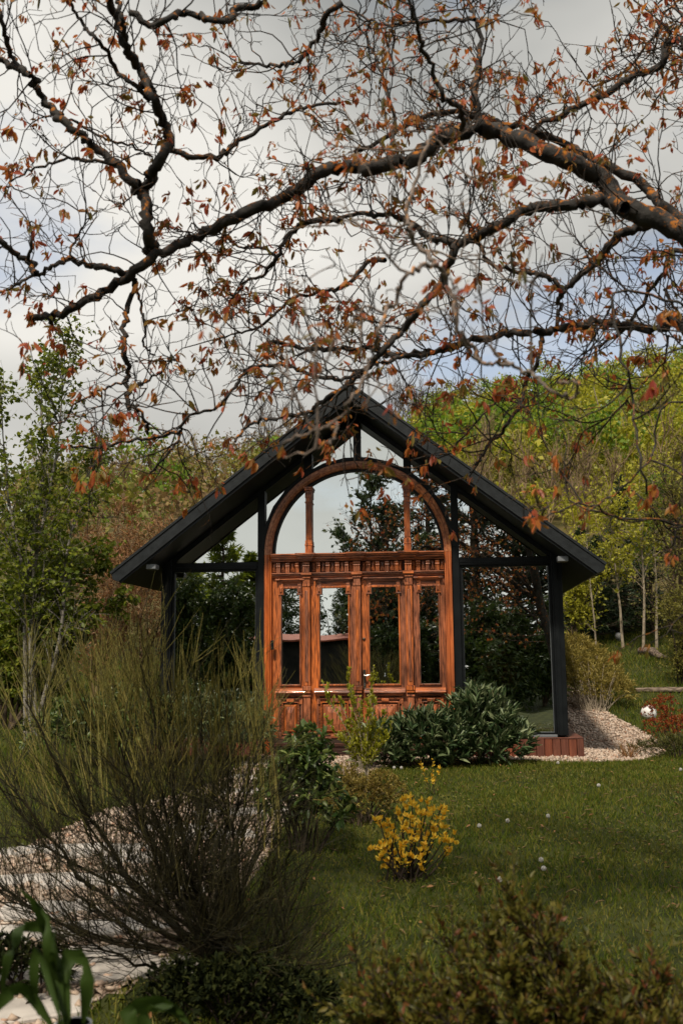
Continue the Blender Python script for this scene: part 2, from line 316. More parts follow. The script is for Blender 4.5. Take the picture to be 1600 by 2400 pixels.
def patchy(m, c, scale, lo, hi):
    """dry patches: the blades turn straw-coloured in places"""
    t = m.node_tree; b = t.nodes['Principled BSDF']; src = b.inputs['Base Color'].links[0].from_socket; g = t.nodes.new('ShaderNodeNewGeometry')
    nz = t.nodes.new('ShaderNodeTexNoise'); nz.inputs['Scale'].default_value = scale; nz.inputs['Detail'].default_value = 6; nz.inputs['Roughness'].default_value = .65; t.links.new(g.outputs['Position'], nz.inputs['Vector'])
    rp = t.nodes.new('ShaderNodeMapRange'); rp.inputs[1].default_value = lo; rp.inputs[2].default_value = hi; rp.inputs[4].default_value = .45; t.links.new(nz.outputs['Fac'], rp.inputs[0])
    mx = t.nodes.new('ShaderNodeMixRGB'); mx.inputs[2].default_value = (*c, 1); t.links.new(rp.outputs[0], mx.inputs[0]); t.links.new(src, mx.inputs[1])
    for l in [l for l in t.links if l.from_socket == src and l.to_node != mx]: t.links.new(mx.outputs[0], l.to_socket)
patchy(L_grass, (0.15, 0.115, 0.03), 1.3, .50, .70)
soil = mat('lawn_soil', (0.020, 0.026, 0.008), (0.05, 0.055, 0.016), 5, 0.95, 0.1, 0.8, bscale=60)
gravel_bed = mat('gravel_bed', (0.12, 0.085, 0.06), (0.40, 0.31, 0.24), 60, 0.9, 0.1, 0.8)
slabm = mat('paving_stone', (0.34, 0.31, 0.28), (0.50, 0.46, 0.41), 6, 0.85, 0.2, 0.4, bscale=40)
hillm = mat('hill_undergrowth', (0.05, 0.045, 0.016), (0.13, 0.10, 0.04), 0.6, 0.95, 0.1, 0.5)
white = mat('white_globe', (0.62, 0.60, 0.57), (0.78, 0.76, 0.74), 9, 0.5, 0.4)
logm = mat('old_log', (0.05, 0.035, 0.025), (0.26, 0.20, 0.15), 8, 0.9, 0.15, 0.7, (1, 4, 4))
potm = mat('white_pot', (0.45, 0.46, 0.46), None, rough=0.5)
def glassmat(name, refl, tint):
    m = bpy.data.materials.new(name); m.use_nodes = True; t = m.node_tree; o = t.nodes['Material Output']; t.nodes.remove(t.nodes['Principled BSDF'])
    gl = t.nodes.new('ShaderNodeBsdfGlossy'); gl.inputs['Roughness'].default_value = 0.0; gl.inputs['Color'].default_value = (0.88, 0.93, 0.92, 1)
    tr = t.nodes.new('ShaderNodeBsdfTransparent'); tr.inputs[0].default_value = (*tint, 1)
    mx = t.nodes.new('ShaderNodeMixShader'); mx.inputs[0].default_value = refl
    tcn = t.nodes.new('ShaderNodeTexCoord'); nz = t.nodes.new('ShaderNodeTexNoise'); nz.inputs['Scale'].default_value = 1.6; nz.inputs['Detail'].default_value = 1
    bp = t.nodes.new('ShaderNodeBump'); bp.inputs['Strength'].default_value = 0.06; bp.inputs['Distance'].default_value = 0.02
    t.links.new(tcn.outputs['Object'], nz.inputs['Vector']); t.links.new(nz.outputs['Fac'], bp.inputs['Height']); t.links.new(bp.outputs[0], gl.inputs['Normal'])
    t.links.new(tr.outputs[0], mx.inputs[1]); t.links.new(gl.outputs[0], mx.inputs[2]); t.links.new(mx.outputs[0], o.inputs[0]); return m
glass = glassmat('solar_glass', 0.80, (0.62, 0.72, 0.68))

# ------------------------------------------------------------------ ground
def grid_sheet(x0, x1, y0, y1, nx, ny, dz=0.0):
    xs = np.linspace(x0, x1, nx); ys = np.linspace(y0, y1, ny); X, Y = np.meshgrid(xs, ys)
    V = np.stack([X, Y, gz(X, Y) + dz], -1).reshape(-1, 3)
    i = np.arange(ny - 1)[:, None] * nx + np.arange(nx - 1)[None]
    return V, np.stack([i, i + 1, i + nx + 1, i + nx], -1).reshape(-1, 4)
def nonuni(a, b, fine0, fine1, step, coarse):
    return np.concatenate([np.arange(a, fine0, coarse), np.arange(fine0, fine1, step), np.arange(fine1, b + coarse, coarse)])
xs = nonuni(-160, 160, -8, 9, 0.25, 4.0); ys = nonuni(-60, 240, -13, 14, 0.25, 4.0)
X, Y = np.meshgrid(xs, ys); Z = gz(X, Y)
Z = np.where(Y > 92, gz(X, np.full_like(Y, 92)) - 0.10 * (Y - 92), Z)
i = np.arange(len(ys) - 1)[:, None] * len(xs) + np.arange(len(xs) - 1)[None]
F = np.stack([i, i + 1, i + len(xs) + 1, i + len(xs)], -1).reshape(-1, 4)
cy_ = ys[:-1][:, None].repeat(len(xs) - 1, 1).ravel()
g = link('ground', fastmesh('ground', np.stack([X, Y, Z], -1).reshape(-1, 3), F, (cy_ > 13).astype(int)), [soil, hillm], smooth=True)
tag(g, kind='structure')
# gravel areas as polygons seen from the photograph's ground points
def poly_px(pts): return [gp(*p) for p in pts]
GR_R = [(2.60, -0.02), (1.15, -0.05), (1.15, -0.42), (2.0, -0.45)] + [tuple(gp(*p)[:2]) for p in [(1290, 1787), (1400, 1788), (1500, 1783), (1560, 1768), (1545, 1740), (1500, 1712), (1455, 1690), (1420, 1668), (1385, 1640), (1350, 1617)]] + [(2.78, 7.0), (2.62, 5.5)]
GR_L = [(-1.32, -0.05), (1.10, -0.05), (0.55, -0.6)] + [tuple(gp(*p)[:2]) for p in [(690, 1880), (650, 1960), (600, 2040), (520, 2130), (400, 2240), (260, 2340), (120, 2420), (-60, 2440), (-160, 2200), (-60, 2040), (70, 1985), (240, 1905), (400, 1872), (520, 1828), (575, 1795)]]
def sheet_from_poly(name, poly, m, dz):
    poly = np.array([(p[0], p[1]) for p in poly]); x0, y0 = poly.min(0); x1, y1 = poly.max(0)
    nx = int((x1 - x0) / 0.09) + 2; ny = int((y1 - y0) / 0.09) + 2
    V, F = grid_sheet(x0, x1, y0, y1, nx, ny, dz)
    c = V[F].mean(1); k = inpoly(c[:, 0], c[:, 1], poly)
    me = fastmesh(name, V, F[k]); return link(name, me, m, smooth=True)
def stones(name, poly, dens, s0, s1, m, parent, avoid=()):
    poly = np.array([(p[0], p[1]) for p in poly]); x0, y0 = poly.min(0); x1, y1 = poly.max(0)
    n = int((x1 - x0) * (y1 - y0) * dens); x = rng.uniform(x0, x1, n); y = rng.uniform(y0, y1, n); k = inpoly(x, y, poly)
    for (ax0, ax1, ay0, ay1) in avoid: k &= ~((x > ax0) & (x < ax1) & (y > ay0) & (y < ay1))
    x = x[k]; y = y[k]; n = len(x); s = rng.uniform(s0, s1, n)
    T = np.array([(1, 0, 0), (-1, 0, 0), (0, 1, 0), (0, -1, 0), (0, 0, 1), (0, 0, -1)], float)
    V = T[None] * s[:, None, None] * rng.uniform(0.6, 1.3, (n, 6, 1)) * np.array([1, 0.8, 0.55]) + rng.normal(size=(n, 6, 3)) * s[:, None, None] * 0.22
    a = rng.uniform(0, 6.28, n); ca, sa = np.cos(a)[:, None], np.sin(a)[:, None]
    V = np.stack([V[..., 0] * ca - V[..., 1] * sa, V[..., 0] * sa + V[..., 1] * ca, V[..., 2]], -1)
    V += np.stack([x, y, gz(x, y) + 0.006 + s * 0.25], -1)[:, None]
    f = np.array([(0, 2, 4), (2, 1, 4), (1, 3, 4), (3, 0, 4), (2, 0, 5), (1, 2, 5), (3, 1, 5), (0, 3, 5)])
    F = (np.arange(n) * 6)[:, None, None] + f[None]
    o = link(name, fastmesh(name, V.reshape(-1, 3), F.reshape(-1, 3)), m, parent); o['kind'] = 'stuff'; return o
gpath = tag(sheet_from_poly('gravel_path', GR_R, gravel_bed, 0.004), kind='structure')
stones('gravel', GR_R, 900, 0.012, 0.032, L_gravel, gpath)
ppath = tag(sheet_from_poly('garden_path', GR_L, gravel_bed, 0.004), kind='structure')
# stepping slabs of the path to the door
slabs = []
for k, (px, py, w, d, a) in enumerate([(625, 1792, .62, .26, 2), (655, 1806, .5, .3, -4), (600, 1822, .55, .3, 5), (660, 1846, .46, .34, 3), (590, 1858, .6, .3, -3), (610, 1900, .55, .34, 8), (530, 1905, .55, .34, 12),
        (500, 1955, .62, .36, 14), (400, 1940, .6, .34, 18), (130, 1990, .75, .30, 20), (250, 1990, .62, .34, 22), (350, 2010, .6, .34, 20), (240, 2060, .7, .34, 20), (60, 2060, .6, .34, 24), (390, 2085, .6, .3, 20),
        (150, 2130, .66, .34, 22), (300, 2170, .66, .3, 24), (60, 2190, .6, .34, 22), (200, 2240, .6, .3, 22), (80, 2290, .6, .3, 22), (330, 2270, .5, .3, 20), (30, 2370, .6, .3, 20)]):
    p = gp(px, py); me = bpy.data.meshes.new('paving_slab'); n = 8; vs = []
    rr = random.Random(k)
    for zz, sh in ((-0.04, 1.0), (0.006, 1.0), (0.013, 0.95)):
        for (ax, ay) in ((-1, -1), (0, -1.04), (1, -1), (1.03, 0), (1, 1), (0, 1.05), (-1, 1), (-1.03, 0)): vs.append((ax * w / 2 * sh, ay * d / 2 * sh, zz))
    for q in range(8):
        jx, jy = rr.uniform(-.02, .02), rr.uniform(-.02, .02)
        for l in range(3): v = vs[q + 8 * l]; vs[q + 8 * l] = (v[0] + jx, v[1] + jy, v[2])
    fs = [tuple(range(16, 24))] + [(l * 8 + q, l * 8 + (q + 1) % 8, l * 8 + 8 + (q + 1) % 8, l * 8 + 8 + q) for l in range(2) for q in range(8)]
    me.from_pydata(vs, [], fs); o = link('paving_slab', me, slabm, ppath); o.location = p; o.rotation_euler = (rr.uniform(-.02, .02), rr.uniform(-.02, .02), R(a + rr.uniform(-4, 4)))
    slabs.append((p[0], p[1], w))
stones('gravel', GR_L, 650, 0.012, 0.034, L_gravel, ppath, [(s[0] - s[2] * .42, s[0] + s[2] * .42, s[1] - .12, s[1] + .12) for s in slabs])

# ------------------------------------------------------------------ the garden house
XC = 0.01
house = empty('garden_house', (XC, 0, 0), 'black steel and glass garden house with steep dark gable roof and carved wooden door', 'house')
HB = house
HW, ZE, ZA, SL, OV, DEP = 2.45, 2.19, 4.378, 0.7665, 0.73, 5.2   # half width, eave, apex, slope, front overhang, depth
def roofline(x): return 4.115 - SL * abs(x)      # underside of the rafters at the glass
# roof slabs
def slab_roof(s):
    m = MB(); th = 0.122; xe = 2.862
    a = [(0, -OV, ZA), (s * xe, -OV, ZA - SL * xe), (s * (xe - 0.03), -OV, ZA - SL * xe - th * 0.7), (s * (xe - 0.10), -OV, ZA - SL * xe - th * 0.9), (0, -OV, ZA - th - 0.03)]
    # top sheet
    n = len(a); v = a + [(x, DEP + 0.4, z) for x, y, z in a]
    f = [tuple(range(n))[::-1] if s > 0 else tuple(range(n)), tuple(range(n, 2 * n)) if s > 0 else tuple(range(n, 2 * n))[::-1]]
    for i in range(n):
        j = (i + 1) % n; f.append((i, j, n + j, n + i) if s > 0 else (j, i, n + i, n + j))
    m.add(v, f); return m
for s in (-1, 1):
    ro = slab_roof(s).build('roof', roofm, HB, 0.004)
    # standing seam edge profile and lower rake board
    def rake(z_top, thick, y0, y1, x_in, x_out):
        mm = MB(); v = []
        for y in (y0, y1):
            v += [(s * x_in, y, z_top - SL * x_in), (s * x_out, y, z_top - SL * x_out), (s * (x_out - thick * 0.62), y, z_top - SL * x_out - thick * 0.78), (s * x_in, y, z_top - thick - SL * x_in)]
        mm.add(v, [(0, 1, 2, 3), (4, 7, 6, 5), (0, 4, 5, 1), (1, 5, 6, 2), (2, 6, 7, 3), (3, 7, 4, 0)]); return mm
    rake(ZA + 0.012, 0.030, -OV - 0.012, -OV + 0.05, 0.0, 2.872).build('roof_edge_trim', roofm, ro, 0.002)
    rake(ZA - 0.154, 0.048, -OV + 0.02, -OV + 0.06, 0.0, 2.775).build('rake_board', black, ro, 0.002)
    # soffit under the overhang, running back along the eaves
    mm = MB(); zt = ZA - 0.157
    v = []
    for y in (-OV + 0.06, DEP + 0.38):
        v += [(0, y, zt), (s * 2.76, y, zt - SL * 2.76), (s * 2.74, y, zt - SL * 2.74 - 0.04), (0, y, zt - 0.04)]
    mm.add(v, [(0, 1, 2, 3), (4, 7, 6, 5), (0, 4, 5, 1), (1, 5, 6, 2), (2, 6, 7, 3), (3, 7, 4, 0)]).build('soffit', black, HB)
    MB().box(s * 2.40 - 0.06, s * 2.40 + 0.06, -OV + 0.08, -OV + 0.22, 2.225, 2.285).build('beam_end', zinc, HB, 0.006)
    # corner post, three stepped faces
    x0, x1 = (2.325, 2.45); xa, xb = (x0, x1) if s > 0 else (-x1, -x0)
    MB().box(xa, xb, -0.03, 0.14, 0.245, 2.6 - 0.2).build('corner_post', black, HB, 0.004)
    MB().box(s * 2.37 - 0.022, s * 2.37 + 0.022, -0.045, -0.031, 0.245, 2.3).build('post_strip', black, HB, 0.002)
    # posts beside the door
    xa, xb = (1.150, 1.238) if s > 0 else (-1.238, -1.150)
    MB().box(xa, xb, -0.025, 0.12, 0.02, roofline(1.19) + 0.05).build('door_post', black, HB, 0.004)
    # transom beam between door post and corner
    xa, xb = (1.239, 2.324) if s > 0 else (-2.324, -1.239)
    MB().box(xa, xb, -0.02, 0.10, 2.262, 2.35).build('transom', black, HB, 0.004)
    MB().box(xa, xb, -0.028, -0.021, 2.295, 2.315).build('transom_strip', black, HB)
    MB().box(xa, xb, -0.015, 0.10, 0.225, 0.252).build('bottom_rail', zinc, HB, 0.003)
    # mullion above the arch
    xa, xb = (0.582, 0.675) if s > 0 else (-0.655, -0.555)
    MB().box(xa, xb, -0.02, 0.10, 3.35, roofline(0.62) + 0.08).build('mullion', black, HB, 0.004)
    # rafter along the glass
    mm = MB(); v = []
    for y in (-0.022, 0.11):
        v += [(0, y, 4.178), (s * 2.45, y, 4.178 - SL * 2.45), (s * 2.45, y, 4.178 - SL * 2.45 - 0.065), (0, y, 4.178 - 0.065)]
    mm.add(v, [(0, 1, 2, 3), (4, 7, 6, 5), (0, 4, 5, 1), (1, 5, 6, 2), (2, 6, 7, 3), (3, 7, 4, 0)]).build('rafter', black, HB)
MB().box(-0.035, 0.052, -0.023, 0.10, 3.52, 4.06).build('mullion', black, HB, 0.004)
ZC = 2.43                                          # springing of the arch
def arc_sweep(r0, r1, y0, y1, a0, a1, n=48, cz=ZC):
    m = MB(); v = []; f = []
    for i in range(n + 1):
        a = a0 + (a1 - a0) * i / n; c, s_ = math.cos(a), math.sin(a)
        v += [(r0 * c, y0, cz + r0 * s_), (r1 * c, y0, cz + r1 * s_), (r1 * c, y1, cz + r1 * s_), (r0 * c, y1, cz + r0 * s_)]
    for i in range(n):
        b = 4 * i
        for j in range(4): f.append((b + j, b + (j + 1) % 4, b + 4 + (j + 1) % 4, b + 4 + j))
    f += [(0, 3, 2, 1), (4 * n, 4 * n + 1, 4 * n + 2, 4 * n + 3)]
    m.add(v, f); return m
arc_sweep(1.147, 1.205, -0.035, 0.10, 0.06, math.pi - 0.06, 13).build('arch_frame', black, HB)
# window panes of the gable (outside the arch), each a sheet of its own with 8 mm thickness
def strip_pane(name, x0, x1, lo, hi, parent, y=0.05, n=16):
    xs_ = np.linspace(x0, x1, n + 1); v = []; f = []
    for x in xs_:
        a = lo(x); b = max(hi(x), a + 0.001); v += [(x, y, a), (x, y, b)]
    for k in range(n): f.append((2 * k, 2 * k + 2, 2 * k + 3, 2 * k + 1))
    return MB().add(v, f).build(name, glass, parent)
arc_lo = lambda r: (lambda x: ZC + math.sqrt(max(r * r - x * x, 0)))
for (xa, xb) in ((-1.16, -0.64), (-0.57, -0.02), (0.04, 0.60), (0.66, 1.16)):
    strip_pane('window_pane', xa, xb, arc_lo(1.165), lambda x: roofline(x), HB)
for (xa, xb) in ((-2.34, -1.22), (1.22, 2.34)):
    strip_pane('window_pane', xa, xb, lambda x: 2.33, lambda x: max(roofline(x), 2.331), HB)
    strip_pane('window_pane', xa, xb, lambda x: 0.24, lambda x: 2.28, HB)
gasket = mat('window_gasket', (0.10, 0.11, 0.115), None, rough=0.5)
for s in (-1, 1):                                  # slim frames with pale gaskets round the big panes
    xa, xb = (1.239, 2.324) if s > 0 else (-2.324, -1.239)
    for (z0, z1) in ((0.2525, 2.2615),):
        MB().box(xa, xa + .028, .006, .048, z0, z1).box(xb - .028, xb, .006, .048, z0, z1).box(xa + .0285, xb - .0285, .006, .048, z0, z0 + .022).box(xa + .0285, xb - .0285, .006, .048, z1 - .022, z1).build('window_frame', black, HB, .002)
        MB().box(xa + .0285, xa + .0345, .030, .047, z0 + .023, z1 - .023).box(xb - .0345, xb - .0285, .030, .047, z0 + .023, z1 - .023).box(xa + .035, xb - .035, .030, .047, z0 + .023, z0 + .029).build('gasket', gasket, HB)
# plinth boards
def boards(x0, x1, w=0.092, z1=0.226):
    x = x0; k = 0
    while x < x1 - 0.02:
        xe = min(x + w - 0.006, x1); rr = random.Random(k * 7 + int(x0 * 100))
        b = MB().box(-(xe - x) / 2, (xe - x) / 2, -0.014, 0.014, 0, z1 - 0.010 + rr.uniform(-.002, .002)).build('plinth_board', plank, HB, 0.003)
        b.location = ((x + xe) / 2, -0.115 + rr.uniform(-.003, .003), 0.0); b.rotation_euler = (0, 0, rr.uniform(-.01, .01)); x += w; k += 1
boards(-1.335, -1.15); boards(1.15, 2.60); boards(-2.60, -1.34)
for (xa, xb) in ((-2.61, -1.15), (1.15, 2.61)):
    MB().box(xa, xb, -0.134, -0.03, 0.2175, 0.2235).build('plinth_cap', plank, HB, 0.002)
for s in (-1, 1):
    y = -0.10
    while y < 4.9:
        b = MB().box(-0.014, 0.014, -0.043, 0.043, 0, 0.216).build('plinth_board', plank, HB); b.location = (s * 2.595, y + 0.046, 0); y += 0.092
    MB().box(s * 2.53 - 0.08, s * 2.53 + 0.08, -0.028, DEP, 0.2176, 0.2236).build('plinth_cap', plank, HB)
# shell and interior
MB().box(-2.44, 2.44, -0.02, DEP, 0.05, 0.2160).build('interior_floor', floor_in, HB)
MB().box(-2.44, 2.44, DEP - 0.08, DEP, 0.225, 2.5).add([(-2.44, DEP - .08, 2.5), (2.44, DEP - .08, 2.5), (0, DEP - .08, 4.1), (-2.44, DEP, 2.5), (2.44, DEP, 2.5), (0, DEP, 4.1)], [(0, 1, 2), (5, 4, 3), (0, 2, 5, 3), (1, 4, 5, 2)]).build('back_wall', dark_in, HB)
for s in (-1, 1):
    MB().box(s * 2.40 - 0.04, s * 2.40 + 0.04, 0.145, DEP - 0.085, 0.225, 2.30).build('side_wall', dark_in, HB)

# ------------------------------------------------------------------ carved entrance door (part of the house) and its pieces
door = empty('entrance_door', (0, 0, 0), parent=house)
door['label'] = 'carved reddish oak double door under a round arch'
DB = door
def prof_sweep(prof, path):
    """prof [(dr,y)] from outer to inner, path list of (x,z,nx,nz) with outward normal"""
    v = []; f = []; n = len(prof)
    for (x, z, nx, nz) in path:
        for (dr, y) in prof: v.append((x + nx * dr, y, z + nz * dr))
    for i in range(len(path) - 1):
        for j in range(n - 1): f.append((i * n + j, i * n + j + 1, (i + 1) * n + j + 1, (i + 1) * n + j))
    f.append(tuple(range(n))); f.append(tuple(range((len(path) - 1) * n, len(path) * n))[::-1])
    return MB().add(v, f)
PROF = [(0, 0.06), (0, -0.062), (-0.006, -0.068), (-0.036, -0.068), (-0.040, -0.058), (-0.046, -0.058), (-0.050, -0.066), (-0.066, -0.064), (-0.074, -0.05), (-0.086, -0.044), (-0.090, -0.01), (-0.090, 0.06)]
RO = 1.146
for (a0, a1) in ((0, 48), (48.12, 80), (80.12, 112), (112.12, 180)):
    pth = [(RO * math.cos(R(a)), ZC + RO * math.sin(R(a)), math.cos(R(a)), math.sin(R(a))) for a in np.linspace(a0, a1, max(8, int((a1 - a0) / 3)))]
    prof_sweep(PROF, pth).build('arch_segment', wood_arch_lit, DB, smooth=False)
for s in (-1, 1):
    prof_sweep(PROF, [(s * RO, 0.012, s, 0), (s * RO, ZC - 0.002, s, 0)]).build('door_jamb', wood_frame, DB)
arc_sweep(1.028, 1.058, 0.0, 0.058, 0, math.pi, 40).build('fanlight_shadow_ring', black, DB)  # black ring stands in for the shadow in the arch recess
for (xa, xb) in ((-1.04, -0.60), (-0.60, 0.618), (0.618, 1.04)):
    strip_pane('fanlight_pane', xa, xb, lambda x: 2.40, lambda x: ZC + math.sqrt(max(1.045 ** 2 - x * x, 0)), DB, 0.045, 24)
# fluted columns of the fanlight
for xc in (-0.597, 0.617):
    zt = ZC + math.sqrt(1.03 ** 2 - xc ** 2) + 0.02
    m = MB().box(xc - .036, xc + .036, -0.045, 0.04, 2.60, zt - 0.16)
    for dx in (-0.024, 0, 0.024): m.box(xc + dx - .007, xc + dx + .007, -0.054, -0.046, 2.62, zt - 0.24)
    m.box(xc - .042, xc + .042, -0.055, 0.04, 2.435, 2.53).box(xc - .047, xc + .047, -0.06, 0.04, 2.531, 2.555).box(xc - .042, xc + .042, -0.055, 0.04, 2.556, 2.599)
    m.box(xc - .044, xc + .044, -0.058, 0.04, zt - 0.225, zt - 0.205).box(xc - .042, xc + .042, -0.055, 0.04, zt - 0.159, zt - 0.07).box(xc - .050, xc + .050, -0.066, 0.04, zt - 0.069, zt - 0.045).box(xc - .056, xc + .056, -0.072, 0.04, zt - 0.044, zt - 0.02)
    m.build('column', wood_v, DB, 0.003)
    q = MB()
    for dx in (-0.026, 0, 0.026): q.box(xc + dx - .009, xc + dx + .009, -0.071, -0.056, zt - 0.115, zt - 0.075)
    q.build('column_capital', wood_v, DB, 0.003)
# entablature
XI = 1.054
def mould(name, z0, z1, y, x0=-XI, x1=XI, m=None, bev=0.003): return MB().box(x0, x1, y, 0.04, z0, z1).build(name, m or wood_h, DB, bev)
mould('cornice', 2.412, 2.431, -0.135); mould('cornice', 2.392, 2.4115, -0.118); mould('cornice', 2.366, 2.3915, -0.098); mould('cornice', 2.352, 2.3655, -0.075); mould('cornice', 2.338, 2.3515, -0.060)
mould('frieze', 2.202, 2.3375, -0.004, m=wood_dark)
mould('architrave', 2.186, 2.2015, -0.062); mould('architrave', 2.166, 2.1855, -0.048); mould('architrave', 2.146, 2.1655, -0.030)
PIL = (-0.625, -0.005, 0.622)
for xp in PIL:                                       # projecting blocks of the cornice over the pilasters
    m = MB()
    for (z0, z1, y, w) in ((2.4115, 2.433, -0.172, .125), (2.391, 2.411, -0.155, .112), (2.365, 2.3905, -0.135, .098), (2.3515, 2.3645, -0.112, .082), (2.337, 2.351, -0.096, .074)):
        m.box(xp - w, xp + w, y, 0.0, z0, z1)
    m.box(xp - .066, xp + .066, -0.08, 0.0, 2.166, 2.201); m.build('cornice_block', wood_h, DB, 0.003)
def bracket(x, w, yf):
    m = MB(); n = 8
    for dz, r in ((2.312, 0.017), (2.283, 0.013)):     # rolled scrolls
        v = []; f = []
        for sx in (-w, w):
            for k in range(n): a = 2 * math.pi * k / n; v.append((x + sx, yf + r * math.cos(a) * 0.9 + .012, dz + r * math.sin(a)))
        f = [(k, (k + 1) % n, n + (k + 1) % n, n + k) for k in range(n)] + [tuple(range(n))[::-1], tuple(range(n, 2 * n))]
        m.add(v, f)
    for dx in (-0.66, 0, 0.66): m.box(x + dx * w - w * .22, x + dx * w + w * .22, yf + .006, 0.0, 2.203, 2.27)
    m.box(x - w, x + w, yf + 0.016, 0.0, 2.203, 2.330); m.build('bracket', wood_v, DB, 0.002)
def u2x(u): return float(onx(560 + u / 2.8, 1330))
def onx(px, py): return at(px, py, 0.0)[0] - XC
for u in (262, 323, 385, 522, 585, 647, 708, 848, 910, 972, 1033, 1175, 1238, 1300): bracket(u2x(u), 0.025, -0.062)
for xp in PIL: bracket(xp, 0.042, -0.088)
for u in (236, 293, 354, 415, 492, 554, 616, 677, 737, 818, 879, 941, 1003, 1058, 1146, 1207, 1269, 1330):
    x = u2x(u); MB().taper(x - .025, x + .025, 2.212, 2.328, -0.005, -0.020, 0.003, 0.004).taper(x - .022, x + .022, 2.216, 2.324, -0.0205, -0.036, 0.018, 0.045).build('frieze_block', wood_v, DB)
# leaf stiles and rails around four glazed openings
BAY = [(-0.951, -0.709), (-0.478, -0.112), (0.130, 0.500), (0.738, 0.980)]
GB, GT = 0.842, 2.020
edges = [-XI] + [e for b in BAY for e in b] + [XI]
for k in range(0, 10, 2):
    x0, x1 = edges[k], edges[k + 1]
    if k == 4:
        MB().box(x0, 0.0425, 0.0, 0.05, 0.16, 2.1455).build('stile', wood_v, DB, 0.003); MB().box(0.0455, x1, 0.0, 0.05, 0.16, 2.1455).build('stile', wood_v, DB, 0.003)
    else: MB().box(x0, x1, 0.0, 0.05, 0.16, 2.1455).build('stile', wood_v, DB, 0.003)
for k, (x0, x1) in enumerate(BAY):
    wd = x1 - x0; xm = (x0 + x1) / 2
    MB().box(x0 + .0005, x1 - .0005, 0.001, 0.049, GT, 2.145).build('top_rail', wood_h, DB)
    MB().box(x0 + .0005, x1 - .0005, 0.001, 0.049, 0.70, GB).build('middle_rail', wood_h, DB)
    MB().box(x0 + .0005, x1 - .0005, 0.001, 0.049, 0.16, 0.215).build('bottom_rail', wood_h, DB)
    MB().box(x0 - .004, x1 + .004, 0.030, 0.034, GB - .004, GT + .004).build('door_pane', glass, DB)
    # glazing bead, with square ears at the top corners
    m = MB(); b = 0.020
    m.box(x0 - .012, x0 + .008, -0.016, 0.028, GB - .012, GT - .075).box(x1 - .008, x1 + .012, -0.016, 0.028, GB - .012, GT - .075)
    m.box(x0 + .0085, x1 - .0085, -0.016, 0.028, GB - .012, GB + .008).box(x0 + .036, x1 - .036, -0.016, 0.028, GT - .008, GT + .014)
    m.build('glazing_bead', wood_v, DB, 0.003)
    for (xa, xb) in ((x0 - .022, x0 + .034), (x1 - .034, x1 + .022)):
        MB().box(xa, xb, -0.020, 0.027, GT - .074, GT + .020).build('corner_ear', wood_v, DB, 0.004)
        MB().taper(xa + .010, xb - .010, GT - .062, GT + .008, -0.0205, -0.034, .012, .014).build('ear_boss', wood_v, DB)
        MB().box(xa - .006, xb + .006, -0.026, 0.026, GT - .086, GT - .0745).box(xa + .004, xb - .004, -0.018, 0, GT + .021, GT + .075).build('ear_foot', wood_h, DB, 0.002)
    # hood over the opening
    MB().box(x0 - .050, x1 + .050, -0.052, -0.001, 2.116, 2.130).box(x0 - .040, x1 + .040, -0.040, -0.001, 2.100, 2.1155).box(x0 - .030, x1 + .030, -0.026, -0.001, 2.086, 2.0995).build('window_hood', wood_h, DB, 0.003)
    MB().box(x0 - .058, x0 - .002, -0.060, -0.0525, 2.112, 2.132).box(x1 + .002, x1 + .058, -0.060, -0.0525, 2.112, 2.132).build('hood_block', wood_h, DB, 0.002)
    # sill with sloping top
    s0, s1 = x0 - .060, x1 + .060
    MB().add([(s0, 0, .748), (s1, 0, .748), (s1, 0, .805), (s0, 0, .805), (s0, -.075, .748), (s1, -.075, .748), (s1, -.072, .764), (s0, -.072, .764), (s0, -.03, .800), (s1, -.03, .800)],
             [(4, 5, 6, 7), (7, 6, 9, 8), (8, 9, 2, 3), (0, 1, 5, 4), (0, 4, 7, 8, 3), (1, 2, 9, 6, 5)]).build('sill', wood_h, DB, 0.002)
    MB().box(s0 + .020, s1 - .020, -0.045, -0.001, .728, .7475).box(s0 + .030, s1 - .030, -0.030, -0.001, .712, .7275).build('sill_moulding', wood_h, DB, 0.002)
    # lower panel: stepped frame and raised field
    p0, p1, z0, z1 = x0 - .030, x1 + .030, .205, .690
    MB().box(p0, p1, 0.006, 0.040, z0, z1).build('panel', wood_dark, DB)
    for (ins, yf, w) in ((0.0, -0.026, .020), (.022, -0.012, .014), (.046, -0.020, .014)):
        a0, a1, c0, c1 = p0 + ins, p1 - ins, z0 + ins, z1 - ins; m = MB()
        m.box(a0, a0 + w, yf, .0055, c0, c1).box(a1 - w, a1, yf, .0055, c0, c1).box(a0 + w + .0005, a1 - w - .0005, yf + .001, .0055, c0, c0 + w).box(a0 + w + .0005, a1 - w - .0005, yf + .001, .0055, c1 - w, c1)
        m.build('panel_moulding', wood_h if ins else wood_v, DB, 0.003)
    MB().taper(p0 + .068, p1 - .068, z0 + .075, z1 - .075, .0055, -0.018, .018, .018).build('raised_field', wood_v, DB)
    fw = (p1 - p0) / 2 - .068 - .02
    MB().taper(xm - fw + .012, xm + fw - .012, z0 + .105, z1 - .105, -.0185, -0.034, min(.05, fw * .55), .07).build('diamond_point', wood_v, DB)
    for zz in (z0 + .030, z1 - .030):
        MB().box(xm - .045, xm + .045, -0.034, -0.006, zz - .018, zz + .018).build('panel_lug', wood_h, DB, 0.004)
    for xx in (p0 + .022, p1 - .022):
        for zz in (z0 + .05, z1 - .05): MB().box(xx - .020, xx + .020, -0.030, 0.0, zz - .026, zz + .026).build('panel_ear', wood_v, DB, 0.004)
